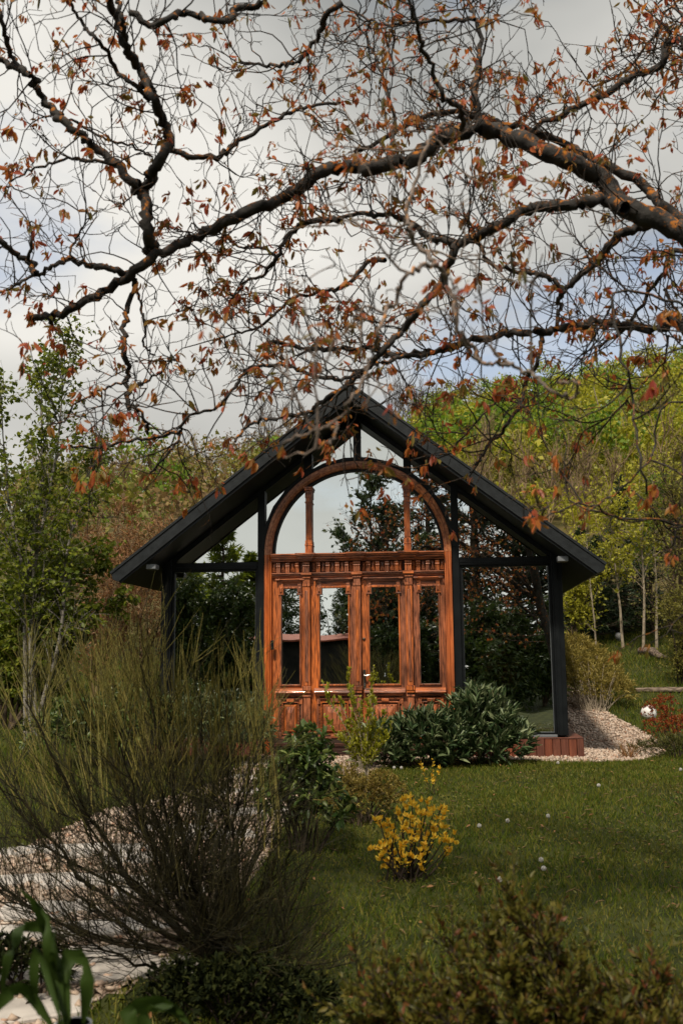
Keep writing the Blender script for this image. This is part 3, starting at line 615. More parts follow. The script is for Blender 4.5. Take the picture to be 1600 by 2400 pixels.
# pilasters
for xp in PIL:
    w = .042
    MB().box(xp - w, xp + w, -0.050, -0.001, .83, 2.03).build('pilaster', wood_v, DB, 0.006)
    MB().box(xp - w * .45, xp + w * .45, -0.058, -0.0505, .88, 1.98).build('pilaster_fillet', wood_v, DB, 0.004)
    MB().box(xp - w - .006, xp + w + .006, -0.058, -0.001, 2.031, 2.066).box(xp - w, xp + w, -0.052, -0.001, 2.0665, 2.130).box(xp - w - .010, xp + w + .010, -0.066, -0.001, 2.1305, 2.150).build('pilaster_capital', wood_v, DB, 0.003)
    MB().box(xp - w - .010, xp + w + .010, -0.070, -0.001, .775, .829).box(xp - w - .004, xp + w + .004, -0.062, -0.001, .745, .7745).build('pilaster_base', wood_v, DB, 0.004)
    MB().box(xp - w, xp + w, -0.048, -0.001, .235, .70).box(xp - w - .008, xp + w + .008, -0.060, -0.001, .7005, .722).build('lower_pilaster', wood_v, DB, 0.004)
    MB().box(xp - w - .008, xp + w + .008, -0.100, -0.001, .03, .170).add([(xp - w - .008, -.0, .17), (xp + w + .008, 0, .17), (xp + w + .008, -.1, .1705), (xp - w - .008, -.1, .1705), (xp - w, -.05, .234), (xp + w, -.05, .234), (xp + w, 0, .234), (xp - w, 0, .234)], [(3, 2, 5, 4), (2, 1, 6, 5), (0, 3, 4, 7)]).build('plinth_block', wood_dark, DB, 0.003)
for (za, zb, y) in ((.118, .158, -0.070), (.060, .1175, -0.058), (.034, .0595, -0.080), (.008, .0335, -0.095)):
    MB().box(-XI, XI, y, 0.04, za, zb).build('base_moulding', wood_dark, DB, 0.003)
# door furniture
MB().box(0.052, 0.086, -0.008, -0.0005, .790, 1.020).build('lock_plate', brass, DB, 0.004)
t = TB(); t.tube([(0.069, -0.005, .955), (0.069, -0.055, .955)], [.009, .009], 8)
t.tube(smooth_line([(0.066, -0.055, .955), (0.09, -0.058, .948), (0.13, -0.056, .957), (0.165, -0.052, .954), (0.178, -0.048, .958)], 14), np.linspace(.011, .007, 14), 8); t.build('door_handle', steel, DB, True)
t = TB(); t.tube([(0.069, -0.0005, 1.385), (0.069, -0.010, 1.385), (0.069, -0.0101, 1.385)], [.020, .017, .006], 14); t.build('lock_cylinder', brass, DB, True)
MB().box(0.064, 0.074, -0.0095, -0.0082, .826, .862).build('keyhole', steel, DB)
MB().box(-1.062, -1.022, -0.092, -0.069, 1.268, 1.382).build('keypad', black, DB, 0.006)

# ------------------------------------------------------------------ walnut tree overhead
KW = 0.68
def kw(p): return CAM + (np.asarray(p, float) - CAM) * KW      # the whole tree stands about four metres from the camera
TB0 = kw((4.35, -6.3, 0)); TB0[2] = float(gz(TB0[0], TB0[1]))
wal = empty('walnut_tree', tuple(TB0), 'big old walnut with lichen-covered limbs and bronze young leaves reaching across the sky', 'tree')
WL = np.array(wal.location)
ORG = {'TL': (0, 0), 'TR': (800, 0), 'BL': (0, 500), 'BR': (800, 500)}
LIMBS = []
def limb(spec, w0, w1, Y0, Y1, start=None, dens=1.0, m=None, wob=0.03):
    """spec: [(quadrant, u, v)...] in enlargements of 1.96; widths in the same unit"""
    pts = []; n = len(spec)
    for k, (q, u, v) in enumerate(spec):
        f = k / (n - 1); o = ORG[q]
        pts.append(at(o[0] + u / 1.96, o[1] + v / 1.96, CAM[1] + KW * (-CAM[1] + Y0 + (Y1 - Y0) * f + wob * 3 * math.sin(k * 2.1 + w0))))
    d0 = np.linalg.norm(pts[0] - CAM); d1 = np.linalg.norm(pts[-1] - CAM)
    r0 = w0 / 1.96 / 2 / FPX * d0; r1 = w1 / 1.96 / 2 / FPX * d1
    if start is not None:
        pts = [kw(s_) for s_ in start] + pts; r0 *= 1.05
    P = smooth_line(pts, max(10, len(pts) * 5)); k = len(P)
    P[1:-1] += rng.normal(size=(k - 2, 3)) * min(0.35 * r1 + 0.003, 0.008)
    rad = np.linspace(r0, r1, k) * (1 + 0.05 * rng.normal(size=k)); 
    LIMBS.append((P, rad, dens, m or bark_walnut)); return P
S = lambda q, *pp: [(q, u, v) for u, v in pp]
FORK = (3.75, -6.1, 2.75); TOPF = (3.6, -5.7, 3.7)
limb(S('TR', (1568, 1080), (1330, 962), (1200, 832), (1050, 745), (900, 680), (740, 612), (640, 588), (540, 612), (430, 645), (310, 735), (200, 760), (0, 768)) + S('TL', (1480, 790), (1400, 850), (1330, 910), (1200, 952), (1050, 1012), (900, 1090), (750, 1165)) + S('BL', (600, 280), (500, 350), (380, 412), (260, 468), (140, 470)), 98, 30, -6.1, -5.6, [FORK], 1.0)
limb(S('TR', (1568, 1015), (1480, 950), (1400, 872), (1300, 800), (1180, 740), (1060, 680), (960, 640), (860, 600), (700, 560), (620, 530), (480, 515), (330, 560), (200, 640), (60, 700)), 60, 16, -5.5, -4.6, [FORK], 1.6)
limb(S('TR', (1300, 955), (1200, 915), (1120, 930), (1000, 945), (880, 955), (800, 985), (720, 1040), (620, 1090), (540, 1120)) + S('BR', (500, 220), (460, 320), (400, 390), (340, 460), (280, 540), (220, 600), (150, 680), (60, 760), (0, 805)) + S('BL', (1480, 868), (1420, 915), (1300, 935), (1200, 955), (1120, 985), (1080, 1050)), 56, 12, -6.2, -5.9, None, 1.5)
limb(S('TR', (560, 1125), (490, 1110), (400, 1090), (300, 1012), (200, 992), (60, 985)) + S('TL', (1500, 1010), (1400, 1030), (1330, 1090)), 34, 10, -6.0, -5.2, None, 1.5)
limb(S('BR', (1568, 520), (1480, 532), (1380, 525), (1280, 515), (1180, 505), (1100, 512), (1000, 535), (900, 546), (800, 545), (700, 560), (600, 577), (520, 602), (440, 630), (340, 645), (240, 650), (150, 625), (0, 620)) + S('BL', (1480, 625), (1400, 610), (1250, 590)), 52, 20, -5.7, -5.0, [(3.9, -6.1, 1.9)], 1.6)
limb(S('BR', (520, 602), (440, 640), (300, 660), (150, 690), (60, 740)) + S('BL', (1500, 760), (1300, 700), (1160, 700), (1100, 762), (1040, 850), (980, 900), (900, 920), (845, 940), (830, 1000), (790, 1080), (740, 1140), (690, 1190)), 24, 10, -5.4, -5.6, None, 1.6)
limb(S('BR', (1500, 20), (1380, 60), (1280, 90), (1230, 150), (1180, 220), (1100, 290), (1020, 360), (1000, 420), (985, 530)), 50, 16, -5.4, -4.6, None, 1.6)
limb(S('BR', (1568, 180), (1500, 245), (1440, 320), (1390, 400), (1340, 480), (1270, 560), (1180, 620)), 34, 12, -5.0, -4.5, [FORK], 1.5)
limb(S('BR', (1020, 365), (960, 300), (880, 275), (780, 265), (700, 240), (640, 170), (600, 60)) + S('TR', (560, 980)), 26, 12, -4.9, -4.8, None, 1.6)
limb(S('TR', (1568, 220), (1480, 290), (1380, 332), (1280, 390), (1180, 440), (1100, 480), (1000, 520), (930, 552), (840, 620)), 48, 22, -5.0, -5.2, [TOPF], 1.6)
limb(S('TR', (1568, 60), (1450, 150), (1380, 240), (1300, 330), (1150, 400)), 22, 10, -4.4, -4.2, [TOPF], 1.5)
limb(S('TR', (1568, 0), (1430, 60), (1340, 0)), 14, 8, -4.2, -4.0, [TOPF], 1.2)
limb(S('TR', (640, 590), (610, 430), (620, 330), (640, 200), (610, 90), (580, 0)), 34, 12, -5.8, -5.2, None, 2.0)
limb(S('TR', (560, 600), (545, 500), (470, 450), (420, 330), (370, 200), (325, 60), (300, -30)), 26, 14, -6.2, -7.4, None, 1.4)
limb(S('TR', (610, 90), (480, 95), (340, 100), (180, 110), (60, 60), (0, 20)), 18, 8, -5.4, -5.0, None, 1.4)
limb(S('TR', (200, 760), (240, 560), (180, 330), (120, 190), (60, 90)), 20, 8, -5.4, -4.6, None, 1.6)
limb(S('TL', (700, 1165), (680, 1050), (665, 950), (670, 850), (720, 760), (780, 690), (760, 580), (720, 480), (680, 390), (640, 310), (590, 230), (560, 150), (530, 80), (500, -10)), 52, 30, -5.8, -6.4, None, 0.9)
limb(S('TL', (640, 880), (590, 820), (540, 750), (440, 680), (330, 590), (240, 500), (180, 420), (140, 350), (60, 310), (0, 285), (-60, 270)), 40, 24, -5.9, -6.3, None, 0.8)
limb(S('TL', (140, 350), (60, 270), (30, 200), (0, 60), (-20, 0)), 24, 16, -6.2, -6.4, None, 0.7)
limb(S('TL', (690, 460), (600, 380), (540, 320), (500, 250), (440, 180), (380, 110), (340, 40), (330, -20)), 22, 12, -6.1, -6.5, None, 0.9)
limb(S('TL', (580, 180), (560, 90), (540, 0)), 22, 14, -6.4, -6.6, None, 0.8)
limb(S('TL', (780, 690), (900, 722), (1000, 715), (1100, 650), (1200, 590), (1300, 530), (1420, 490), (1560, 470)), 26, 14, -5.8, -5.2, None, 1.5)
limb(S('TL', (600, 60), (700, 122), (780, 90), (830, 60), (920, 70), (1030, 97), (1100, 50), (1200, 5)), 26, 30, -6.6, -6.4, None, 0.8)
limb(S('TL', (1568, 15), (1500, 70), (1470, 150), (1420, 230), (1340, 290), (1230, 300), (1100, 280)), 28, 10, -6.0, -5.4, None, 1.4)
limb(S('TL', (540, 750), (430, 740), (300, 730), (220, 760), (140, 780), (60, 830), (35, 860)), 16, 7, -6.0, -6.2, None, 0.5)
limb(S('TL', (230, 510), (380, 580), (480, 640), (600, 670), (700, 720)), 12, 10, -5.9, -5.5, None, 0.6)
limb(S('BL', (600, 282), (500, 255), (400, 230), (320, 208), (250, 240), (170, 280), (110, 305), (40, 350)), 34, 10, -5.6, -5.9, None, 0.9)
limb(S('BL', (170, 275), (130, 220), (60, 180), (0, 130), (-40, 100)), 30, 22, -5.8, -6.0, None, 0.6)
limb(S('BL', (130, 215), (150, 130), (145, 60), (115, 30)), 16, 6, -5.8, -6.1, None, 0.7)
limb(S('BL', (320, 208), (340, 130), (370, 80), (405, 20)) + S('TL', (405, 965)), 12, 6, -5.7, -6.0, None, 0.5)
limb(S('BL', (245, 470), (242, 500), (240, 535)), 24, 14, -5.6, -5.6, None, 0)
limb(S('BL', (620, 300), (590, 400), (568, 520), (580, 640), (590, 760), (595, 900)), 24, 24, -5.6, -5.7, None, 0.7)
limb(S('BL', (625, 310), (650, 440), (672, 540), (655, 600), (690, 640), (715, 652)), 14, 8, -5.6, -5.4, None, 0.5)
limb(S('BL', (600, 800), (640, 790), (690, 760), (750, 720), (790, 650)), 16, 7, -5.7, -5.5, None, 0.9)
limb(S('BL', (830, 1002), (760, 1015), (680, 1032), (560, 1055), (440, 1076), (320, 1066)), 18, 12, -5.6, -5.9, None, 0.7)
limb(S('BL', (590, 770), (500, 800), (420, 830), (340, 880), (300, 950), (240, 970)), 12, 8, -5.7, -6.0, None, 0.9)
limb(S('BL', (595, 880), (640, 900), (665, 950), (680, 1015)), 14, 14, -5.7, -5.7, None, 0.6)
limb(S('BL', (1560, 30), (1400, 40), (1320, 120), (1270, 200), (1200, 290), (1120, 310), (1080, 420)), 30, 10, -5.9, -5.3, None, 1.6)
limb(S('BL', (1270, 200), (1180, 150), (1110, 160), (1040, 110), (960, 60)), 16, 6, -5.5, -5.3, None, 1.2)
limb(S('BR', (200, 215), (120, 220), (60, 300), (0, 340)) + S('BL', (1450, 370), (1330, 400), (1200, 520), (1060, 560), (970, 600)), 24, 8, -5.2, -4.8, None, 1.6)
limb(S('BR', (925, 550), (905, 670), (845, 775), (820, 880), (765, 960), (700, 1035), (640, 1120), (590, 1190)), 22, 12, -5.2, -5.5, None, 1.1)
limb(S('BR', (820, 850), (720, 860), (640, 940), (560, 1020), (500, 1100), (430, 1110)), 12, 5, -5.3, -5.6, None, 0.9)
limb(S('BR', (1280, 600), (1310, 720), (1340, 850), (1352, 1000), (1378, 1150), (1400, 1290)), 16, 10, -7.0, -7.2, [(3.4, -6.6, 2.6), (2.1, -6.9, 3.05)], 0.4)
limb(S('BR', (1568, 1440), (1450, 1400), (1300, 1410), (1200, 1370), (1100, 1330), (1000, 1375), (900, 1400)), 16, 8, -6.4, -6.9, [(3.9, -6.3, 1.8), (2.9, -6.35, 1.75)], 0.55)
limb(S('BR', (1480, 880), (1440, 1080), (1400, 1150), (1330, 1230), (1240, 1300), (1130, 1370)), 12, 8, -6.6, -6.8, [(3.8, -6.4, 2.3), (2.7, -6.5, 2.5)], 0.3)
limb(S('BR', (1568, 1500), (1480, 1430), (1430, 1360), (1330, 1270)), 14, 7, -6.2, -6.5, [(3.9, -6.3, 1.6), (2.9, -6.2, 1.65)], 0.6)
limb(S('BR', (1480, 350), (1540, 460), (1568, 560)), 14, 10, -4.8, -4.7, None, 1.0)
limb(S('BR', (1500, 560), (1480, 680), (1400, 760), (1340, 830), (1240, 930), (1120, 990)), 10, 4, -4.9, -5.2, None, 1.0)
# near, pale twigs close to the camera
limb(S('BR', (440, 235), (370, 245), (300, 300), (245, 390), (200, 470), (165, 560), (125, 680), (90, 780), (40, 870), (0, 935)) + S('BL', (1500, 985), (1400, 1010), (1300, 1060)), 20, 12, -8.6, -8.9, None, 0.35, bark_near)
limb(S('BL', (1545, 960), (1530, 1040), (1440, 1080), (1310, 1120)), 14, 9, -8.8, -9.0, None, 0.2, bark_near)
limb(S('BR', (300, 75), (340, 140), (400, 200), (440, 235), (480, 300), (520, 420), (550, 560), (600, 620), (650, 690), (720, 690), (800, 710), (900, 760), (980, 830), (1060, 845), (1085, 800), (1060, 770), (990, 780)), 24, 13, -8.3, -8.6, None, 0.3, bark_near)
limb(S('TR', (500, 560), (420, 620), (380, 700), (330, 860), (300, 950), (320, 1060)) + S('BR', (300, 75)), 14, 20, -7.2, -8.3, None, 0.5, bark_near)
for k, (P, rad, dens, m) in enumerate(LIMBS):
    t = TB(); t.tube(P - WL, rad, 9 if rad[0] > 0.02 else 6); t.build('limb', m, wal, True)
tr = smooth_line([tuple(TB0 - (0, 0, .1))] + [tuple(kw(q)) for q in ((4.32, -6.28, 0.5), (4.15, -6.2, 1.5), (3.95, -6.12, 2.1), FORK, TOPF, (3.3, -5.2, 5.2))], 22)
t = TB(); t.tube(tr - WL, KW * np.concatenate([[0.30, 0.23, 0.20], np.linspace(0.19, 0.13, 12), np.linspace(0.12, 0.05, 7)]), 14); t.build('trunk', bark_walnut, wal, True)
# twigs: three generations along every limb
tw = TB(); TIPS = []; TD = []; NR = []
def add_twigs(P0, D, L, K, r0, r1, sides, m=0, wig=.3, up=.0):
    Pn = grow(P0, D, L * KW, K, wig, up); tw.tube(Pn - WL, KW * lerp_r(r0, r1, len(Pn), K), sides, m); return Pn
G1, G2, G3 = [], [], []
for (P, rad, dens, m) in LIMBS:
    if dens <= 0: continue
    ln = np.linalg.norm(np.diff(P, axis=0), axis=1).sum(); near = 1 if m is bark_near else 0
    n1_ = max(1, int(ln / KW * 6.2 * dens))
    S1, D1, _, t1 = spawn(P[None], n1_, 0.06, 1.0, 25, 75); D1[:, 2] += 0.10
    L1 = rng.uniform(0.28, 0.85, n1_) * (0.6 if near else 1)
    g1 = add_twigs(S1, D1, L1, 8, 0.0058, 0.0026, 5, near, 0.26, 0.05)
    if ln > 0.4: TIPS.append(P[-1:]); TD.append(norm(P[-1:] - P[-2:-1])); NR.append(np.full(1, near))
    S2, D2, _, _ = spawn(g1, 3, 0.2, 1.0, 25, 65)
    g2 = add_twigs(S2, D2, rng.uniform(0.12, 0.42, len(S2)), 6, 0.0036, 0.0019, 4, near, 0.30, 0.07)
    S3, D3, _, _ = spawn(g2, 2, 0.25, 1.0, 25, 70)
    g3 = add_twigs(S3, D3, rng.uniform(0.05, 0.17, len(S3)), 4, 0.0026, 0.0016, 4, near, 0.30, 0.08)
    for g_, pr in ((g1, .5), (g2, .26), (g3, .08)):
        k = rng.random(len(g_)) < pr * (1.2 if near else 1); TIPS.append(g_[k, -1]); TD.append(norm(g_[k, -1] - g_[k, -2])); NR.append(np.full(k.sum(), near))
o = tw.build('twigs', [bark_twig, bark_near], wal, True); o['kind'] = 'stuff'
TIPS = np.concatenate(TIPS); TD = np.concatenate(TD); NR = np.concatenate(NR)
# drooping clusters of leaflets at the tips
lf = TB()
nl = rng.integers(5, 13, len(TIPS)); idx = np.repeat(np.arange(len(TIPS)), nl); m_ = len(idx)
P0 = TIPS[idx] + rng.normal(size=(m_, 3)) * 0.008
D0 = norm(rng.normal(size=(m_, 3)) * 0.48 + np.array([0, 0, -1.0]) + TD[idx] * 0.5)
sz = rng.uniform(0.023, 0.057, m_) * np.where(NR[idx] > 0, .58, 1.0) * rng.uniform(0.7, 1.15, len(TIPS))[idx]
stalk = grow(P0, TD[idx] + D0 * 0.6, rng.uniform(0.008, 0.03, m_), 2, 0.2)
V, F = leaves(stalk[:, -1] - WL, D0, sz, sz * rng.uniform(0.34, 0.5, m_), LEAF6); lf.add(V, F)
o = lf.build('leaves', L_walnut, wal); o['kind'] = 'stuff'
k = rng.random(len(TIPS)) < 0.10; c0 = TIPS[k]
ck = TB(); cp = grow(c0, np.tile([[0, 0, -1.0]], (len(c0), 1)), rng.uniform(0.03, 0.075, len(c0)), 7, 0.14, -0.12)
ck.tube(cp - WL, 0.68 * np.tile([[0.003, .0065, .0075, .0075, .007, .006, .002]], (len(c0), 1)), 6); o = ck.build('catkins', L_catkin, wal, True); o['kind'] = 'stuff'

# ------------------------------------------------------------------ plants near the house and in the foreground
def rosette_bush(name, label, cat, base, blobs, nros, nleaf, ll, lw, tpl, lmat, smat, group=None, spread=(35, 75), nstem=24, srad=0.006, updir=0.5, inner=0.5, spikes=0, spikemat=None, flat=0.5, low=-.35):
    """shrub: stems from the base to leaf rosettes on a lumpy volume. blobs: [(x,y,z,rx,ry,rz)] relative to base"""
    base = np.asarray(base, float); root = empty(name, tuple(base), label, cat, group)
    bl = np.array(blobs, float); w = bl[:, 3] * bl[:, 5]; bi = rng.choice(len(bl), nros, p=w / w.sum())
    d = norm(rng.normal(size=(nros, 3))); d[:, 2] = np.where(d[:, 2] < low, -d[:, 2], d[:, 2])
    rr = np.where(rng.random(nros) < inner, rng.uniform(0.45, 0.9, nros), rng.uniform(0.86, 1.06, nros))[:, None]
    C = bl[bi, :3] + d * bl[bi, 3:6] * rr; C[:, 2] = np.maximum(C[:, 2], 0.03)
    ax = norm(d * np.array([1, 1, 0.6]) + np.array([0, 0, updir]) + 0.25 * rng.normal(size=(nros, 3)))
    idx = np.repeat(np.arange(nros), nleaf); m = len(idx); side = norm(np.cross(ax[idx], rng.normal(size=(m, 3))))
    an = np.radians(rng.uniform(*spread, m))[:, None]; D = ax[idx] * np.cos(an) + side * np.sin(an)
    P = C[idx] + ax[idx] * rng.uniform(-0.6, 0.3, m)[:, None] * ll; Ls = ll * rng.uniform(0.6, 1.15, m)
    t = TB(); V, F = leaves(P, D, Ls, Ls * lw, tpl, flat); t.add(V, F); o = t.build('foliage', lmat, root); o['kind'] = 'stuff'
    st = TB(); k = rng.choice(nros, min(nstem, nros), replace=False); b0 = np.stack([rng.normal(size=len(k)) * 0.05, rng.normal(size=len(k)) * 0.05, np.full(len(k), -0.04)], 1)
    b0[:, :2] += C[k, :2] * 0.25
    mid = (b0 + C[k]) / 2 + np.stack([np.zeros(len(k)), np.zeros(len(k)), np.full(len(k), 0.06)], 1) + rng.normal(size=(len(k), 3)) * 0.03
    tt = np.linspace(0, 1, 7)[None, :, None]; Pl = b0[:, None] * (1 - tt) ** 2 + 2 * mid[:, None] * tt * (1 - tt) + C[k][:, None] * tt ** 2
    st.tube(Pl, lerp_r(srad, srad * 0.4, len(k), 7), 5); st.build('stems', smat, root, True)
    if spikes:
        j = rng.choice(nros, spikes); sp = TB(); Ps = grow(C[j] + ax[j] * ll * 0.2, np.tile([[0, 0, 1.0]], (spikes, 1)) + rng.normal(size=(spikes, 3)) * 0.2, rng.uniform(0.07, 0.12, spikes), 7, 0.06)
        S_, D_, _, _ = spawn(Ps, 26, 0.0, 1.0, 50, 90); V, F = leaves(S_, D_, 0.011, 0.009, LEAF4); sp.add(V, F); o = sp.build('flower_spikes', spikemat, root); o['kind'] = 'stuff'
    return root
L_spike = leafmat('laurel_flower', [(0.20, 0.20, 0.09), (0.34, 0.32, 0.17)], 0.3)
def ctr(px, py, Y): p = at(px, py, Y); return p
def base_at(px, Y, dz=0): p = at(px, 1700, Y); return np.array([p[0], Y, float(gz(p[0], Y)) + dz])
# laurels right of the door
b = base_at(985, -1.15); rosette_bush('laurel_shrub', 'wide dark laurel hedge bush in front of the right door leaf', 'shrub', b, [(0, 0, .26, .40, .32, .30), (-.44, -.12, .20, .32, .28, .24), (.30, 0, .24, .26, .26, .26)], 430, 8, 0.135, 0.24, LEAF6, L_laurel, bark_dark, 'laurels beside the door', spikes=40, spikemat=L_spike, low=-.7, updir=1.0, spread=(12, 55))
b = base_at(1125, -0.85); rosette_bush('laurel_shrub', 'taller rounded dark laurel in front of the right-hand window', 'shrub', b, [(0, 0, .40, .38, .32, .38), (.20, -.02, .28, .34, .30, .28), (-.14, 0, .46, .24, .24, .28), (0, -.1, .18, .42, .3, .18)], 420, 8, 0.140, 0.24, LEAF6, L_laurel, bark_dark, 'laurels beside the door', spikes=46, spikemat=L_spike, low=-.7, updir=1.0, spread=(12, 55))
# laurel under the left window
b = base_at(455, -0.9); rosette_bush('laurel_shrub', 'flowering laurel below the left window behind the broom', 'shrub', b, [(0, 0, .36, .62, .34, .36), (.55, 0, .34, .34, .30, .34), (-.55, 0, .32, .36, .30, .30)], 620, 8, 0.105, 0.25, LEAF6, L_laurel, bark_dark, 'laurels beside the door', spikes=150, spikemat=L_spike)
b = base_at(300, -1.3); rosette_bush('evergreen_shrub', 'dark broadleaf shrub left of the house behind the broom', 'shrub', b, [(0, 0, .42, .55, .4, .42), (-.6, -.1, .36, .5, .4, .36)], 380, 8, 0.10, 0.35, LEAF6, L_laurel2, bark_dark, spikes=0)
# big-leaved laurel beside the path
b = gp(705, 1995); rosette_bush('cherry_laurel', 'glossy large-leaved laurel standing beside the path', 'shrub', b, [(0.02, 0, .48, .22, .2, .25), (.12, 0, .30, .25, .22, .24), (-.12, .05, .34, .21, .2, .26), (.04, .05, .66, .16, .15, .16)], 240, 8, 0.092, 0.42, LEAF6, L_laurel2, bark_dark, spread=(40, 85), srad=0.008)
# golden juniper mound and a small sprig
b = base_at(840, -4.2); 
rosette_bush('golden_juniper', 'low brownish gold juniper mound behind the yellow shrub', 'shrub', b, [(0, 0, .16, .26, .2, .18), (.16, .05, .22, .20, .18, .17), (-.14, .1, .24, .16, .16, .20), (-.22, 0, .10, .18, .16, .12)], 900, 12, 0.030, 0.25, LEAF4, L_junip, bark_brown, spread=(15, 60), nstem=60, srad=0.004, updir=0.3)
# spring sapling with yellow-green leaves in front of the door
def wand_bush(name, label, cat, base, wands, lmat, smat, nside, leafn, ll, lw, r0=0.006, group=None, tpl=LEAF4, wig=0.06):
    base = np.asarray(base, float); root = empty(name, tuple(base), label, cat, group); st = TB(); lf_ = TB()
    for (dx, dy, h, bend) in wands:
        P = smooth_line([(rng.normal() * .02, rng.normal() * .02, -0.03), (dx * .3, dy * .3, h * .45), (dx * .75 + bend, dy * .75, h * .8), (dx + bend, dy, h)], 14)
        P[1:] += np.cumsum(rng.normal(size=(13, 3)) * 0.004, 0); st.tube(P, np.linspace(r0, r0 * .3, 14), 5)
        S1, D1, _, tt = spawn(P[None], nside, .25, .95, 25, 55); D1[:, 2] += .5
        g1 = grow(S1, D1, rng.uniform(.06, .30, nside) * h * (1.2 - tt), 5, wig, .08); st.tube(g1, lerp_r(r0 * .45, r0 * .2, nside, 5), 4)
        for g_, c in ((P[None, 4:], leafn * 3), (g1, leafn)):
            S2, D2, _, _ = spawn(g_, c, .1, 1.0, 30, 70); D2[:, 2] += .35; q = ll * rng.uniform(.6, 1.2, len(S2)); V, F = leaves(S2, D2, q, q * lw, tpl, 0.3); lf_.add(V, F)
    st.build('stems', smat, root, True); o = lf_.build('foliage', lmat, root); o['kind'] = 'stuff'; return root
b = base_at(855, -3.0)
wand_bush('young_forsythia', 'slender shrub of upright twigs with small yellow-green leaves before the door', 'shrub', b, [(-.30, -.05, .95, -.06), (-.20, 0, .80, -.02), (-.02, .05, 1.08, -.10), (.06, 0, .86, .02), (.12, .1, 1.12, -.06), (.02, -.1, .75, .0), (.20, 0, .62, .05), (-.12, .1, .70, 0), (-.06, -.05, .92, -.05), (.10, 0, .72, .08), (-.34, .1, .66, -.03)], L_fors, bark_pale, 15, 18, 0.036, 0.55)
# golden shrub
b = gp(955, 2065)
gs = empty('golden_shrub', tuple(b), 'low shrub with clusters of bright golden yellow leaves on dark stems', 'shrub'); st = TB(); lf_ = TB()
tips = [(px, py, dy) for px, py, dy in [(886, 1915, 0), (912, 1930, .05), (905, 1985, -.05), (945, 1880, .1), (965, 1868, .05), (930, 1905, 0), (950, 1925, .08), (985, 1900, 0), (1003, 1876, .1), (1000, 1930, 0), (970, 1960, -.06), (940, 1975, -.05), (920, 1955, 0), (1020, 1940, .05), (1045, 1960, 0), (1062, 1962, .08), (1030, 1925, .1), (990, 1985, -.05), (955, 2005, -.08), (925, 2000, 0), (890, 2008, -.05), (1010, 1965, .0), (1035, 1890, .12), (975, 1935, .03), (942, 1945, -.04), (1050, 1985, .02), (990, 2020, -.06), (975, 1895, .1), (915, 1968, .06), (900, 1940, .08), (960, 1915, 0), (1015, 1905, .06), (878, 1985, -.02), (905, 2018, .03)]]
for (px, py, dy) in tips:
    tp = at(px, py, b[1] + dy) - b; s0 = np.array([rng.normal() * .05, rng.normal() * .03, -.02]); 
    P = smooth_line([s0, s0 * .5 + tp * .45 + np.array([tp[0] * .12, 0, 0]), tp], 9); st.tube(P, np.linspace(.0065, .003, 9), 5)
    for q in range(4):
        c = tp + np.array([rng.normal() * .020, rng.normal() * .02, rng.normal() * .018 - .012 * q]); n = 6
        ax = norm(np.array([rng.normal() * .35, rng.normal() * .35, 1.0])); sd = norm(np.cross(np.tile(ax, (n, 1)), rng.normal(size=(n, 3)))); an = np.radians(rng.uniform(15, 60, n))[:, None]
        V, F = leaves(np.tile(c, (n, 1)), ax * np.cos(an) + sd * np.sin(an), rng.uniform(.026, .046, n), .018, LEAF6); lf_.add(V, F)
    S2, D2, _, _ = spawn(P[None, 3:], 5, 0, 1, 30, 70); V, F = leaves(S2, D2, .028, .012, LEAF4); lf_.add(V, F)
st.build('stems', bark_dark, gs, True); o = lf_.build('foliage', L_gold, gs); o['kind'] = 'stuff'
b = gp(1010, 1860); wand_bush('yellow_sprig', 'small yellow-leaved sprig on the lawn behind the golden shrub', 'shrub', b, [(-.05, 0, .26, 0), (.03, 0, .32, 0), (.06, .02, .24, .02)], L_gold, bark_dark, 4, 7, 0.026, 0.5, 0.004)
# bamboo clump by the gravel
b = gp(1395, 1672); rosette_bush('bamboo_clump', 'feathery yellow-green bamboo clump beside the gravel path', 'bamboo', b, [(0, .5, .36, .62, .5, .42), (-.34, .7, .55, .40, .4, .50), (.10, .9, .62, .50, .4, .42), (.34, .4, .28, .34, .3, .30), (-.1, 1.0, .95, .34, .3, .30)], 1500, 7, 0.085, 0.15, LEAF4, [L_bamboo, L_bamboo_g], bark_pale, spread=(15, 70), nstem=90, srad=0.005, updir=0.5)
# red barberry
b = gp(1582, 1758); rosette_bush('red_barberry', 'red-leaved shrub at the right edge beside the gravel', 'shrub', b, [(-.05, .1, .22, .30, .25, .2), (-.14, .25, .40, .20, .2, .22), (.20, .1, .26, .30, .25, .22), (-.02, .3, .56, .16, .14, .10)], 420, 10, 0.032, 0.42, LEAF4, L_red, bark_dark, spread=(25, 80))
b = gp(1585, 1775); rosette_bush('green_edging', 'dark green low growth under the red shrub', 'shrub', b, [(0, 0, .10, .42, .3, .16), (-.3, .1, .06, .3, .25, .10)], 300, 8, 0.05, 0.12, LEAF4, L_bamboo_g, bark_dark, spread=(10, 50))
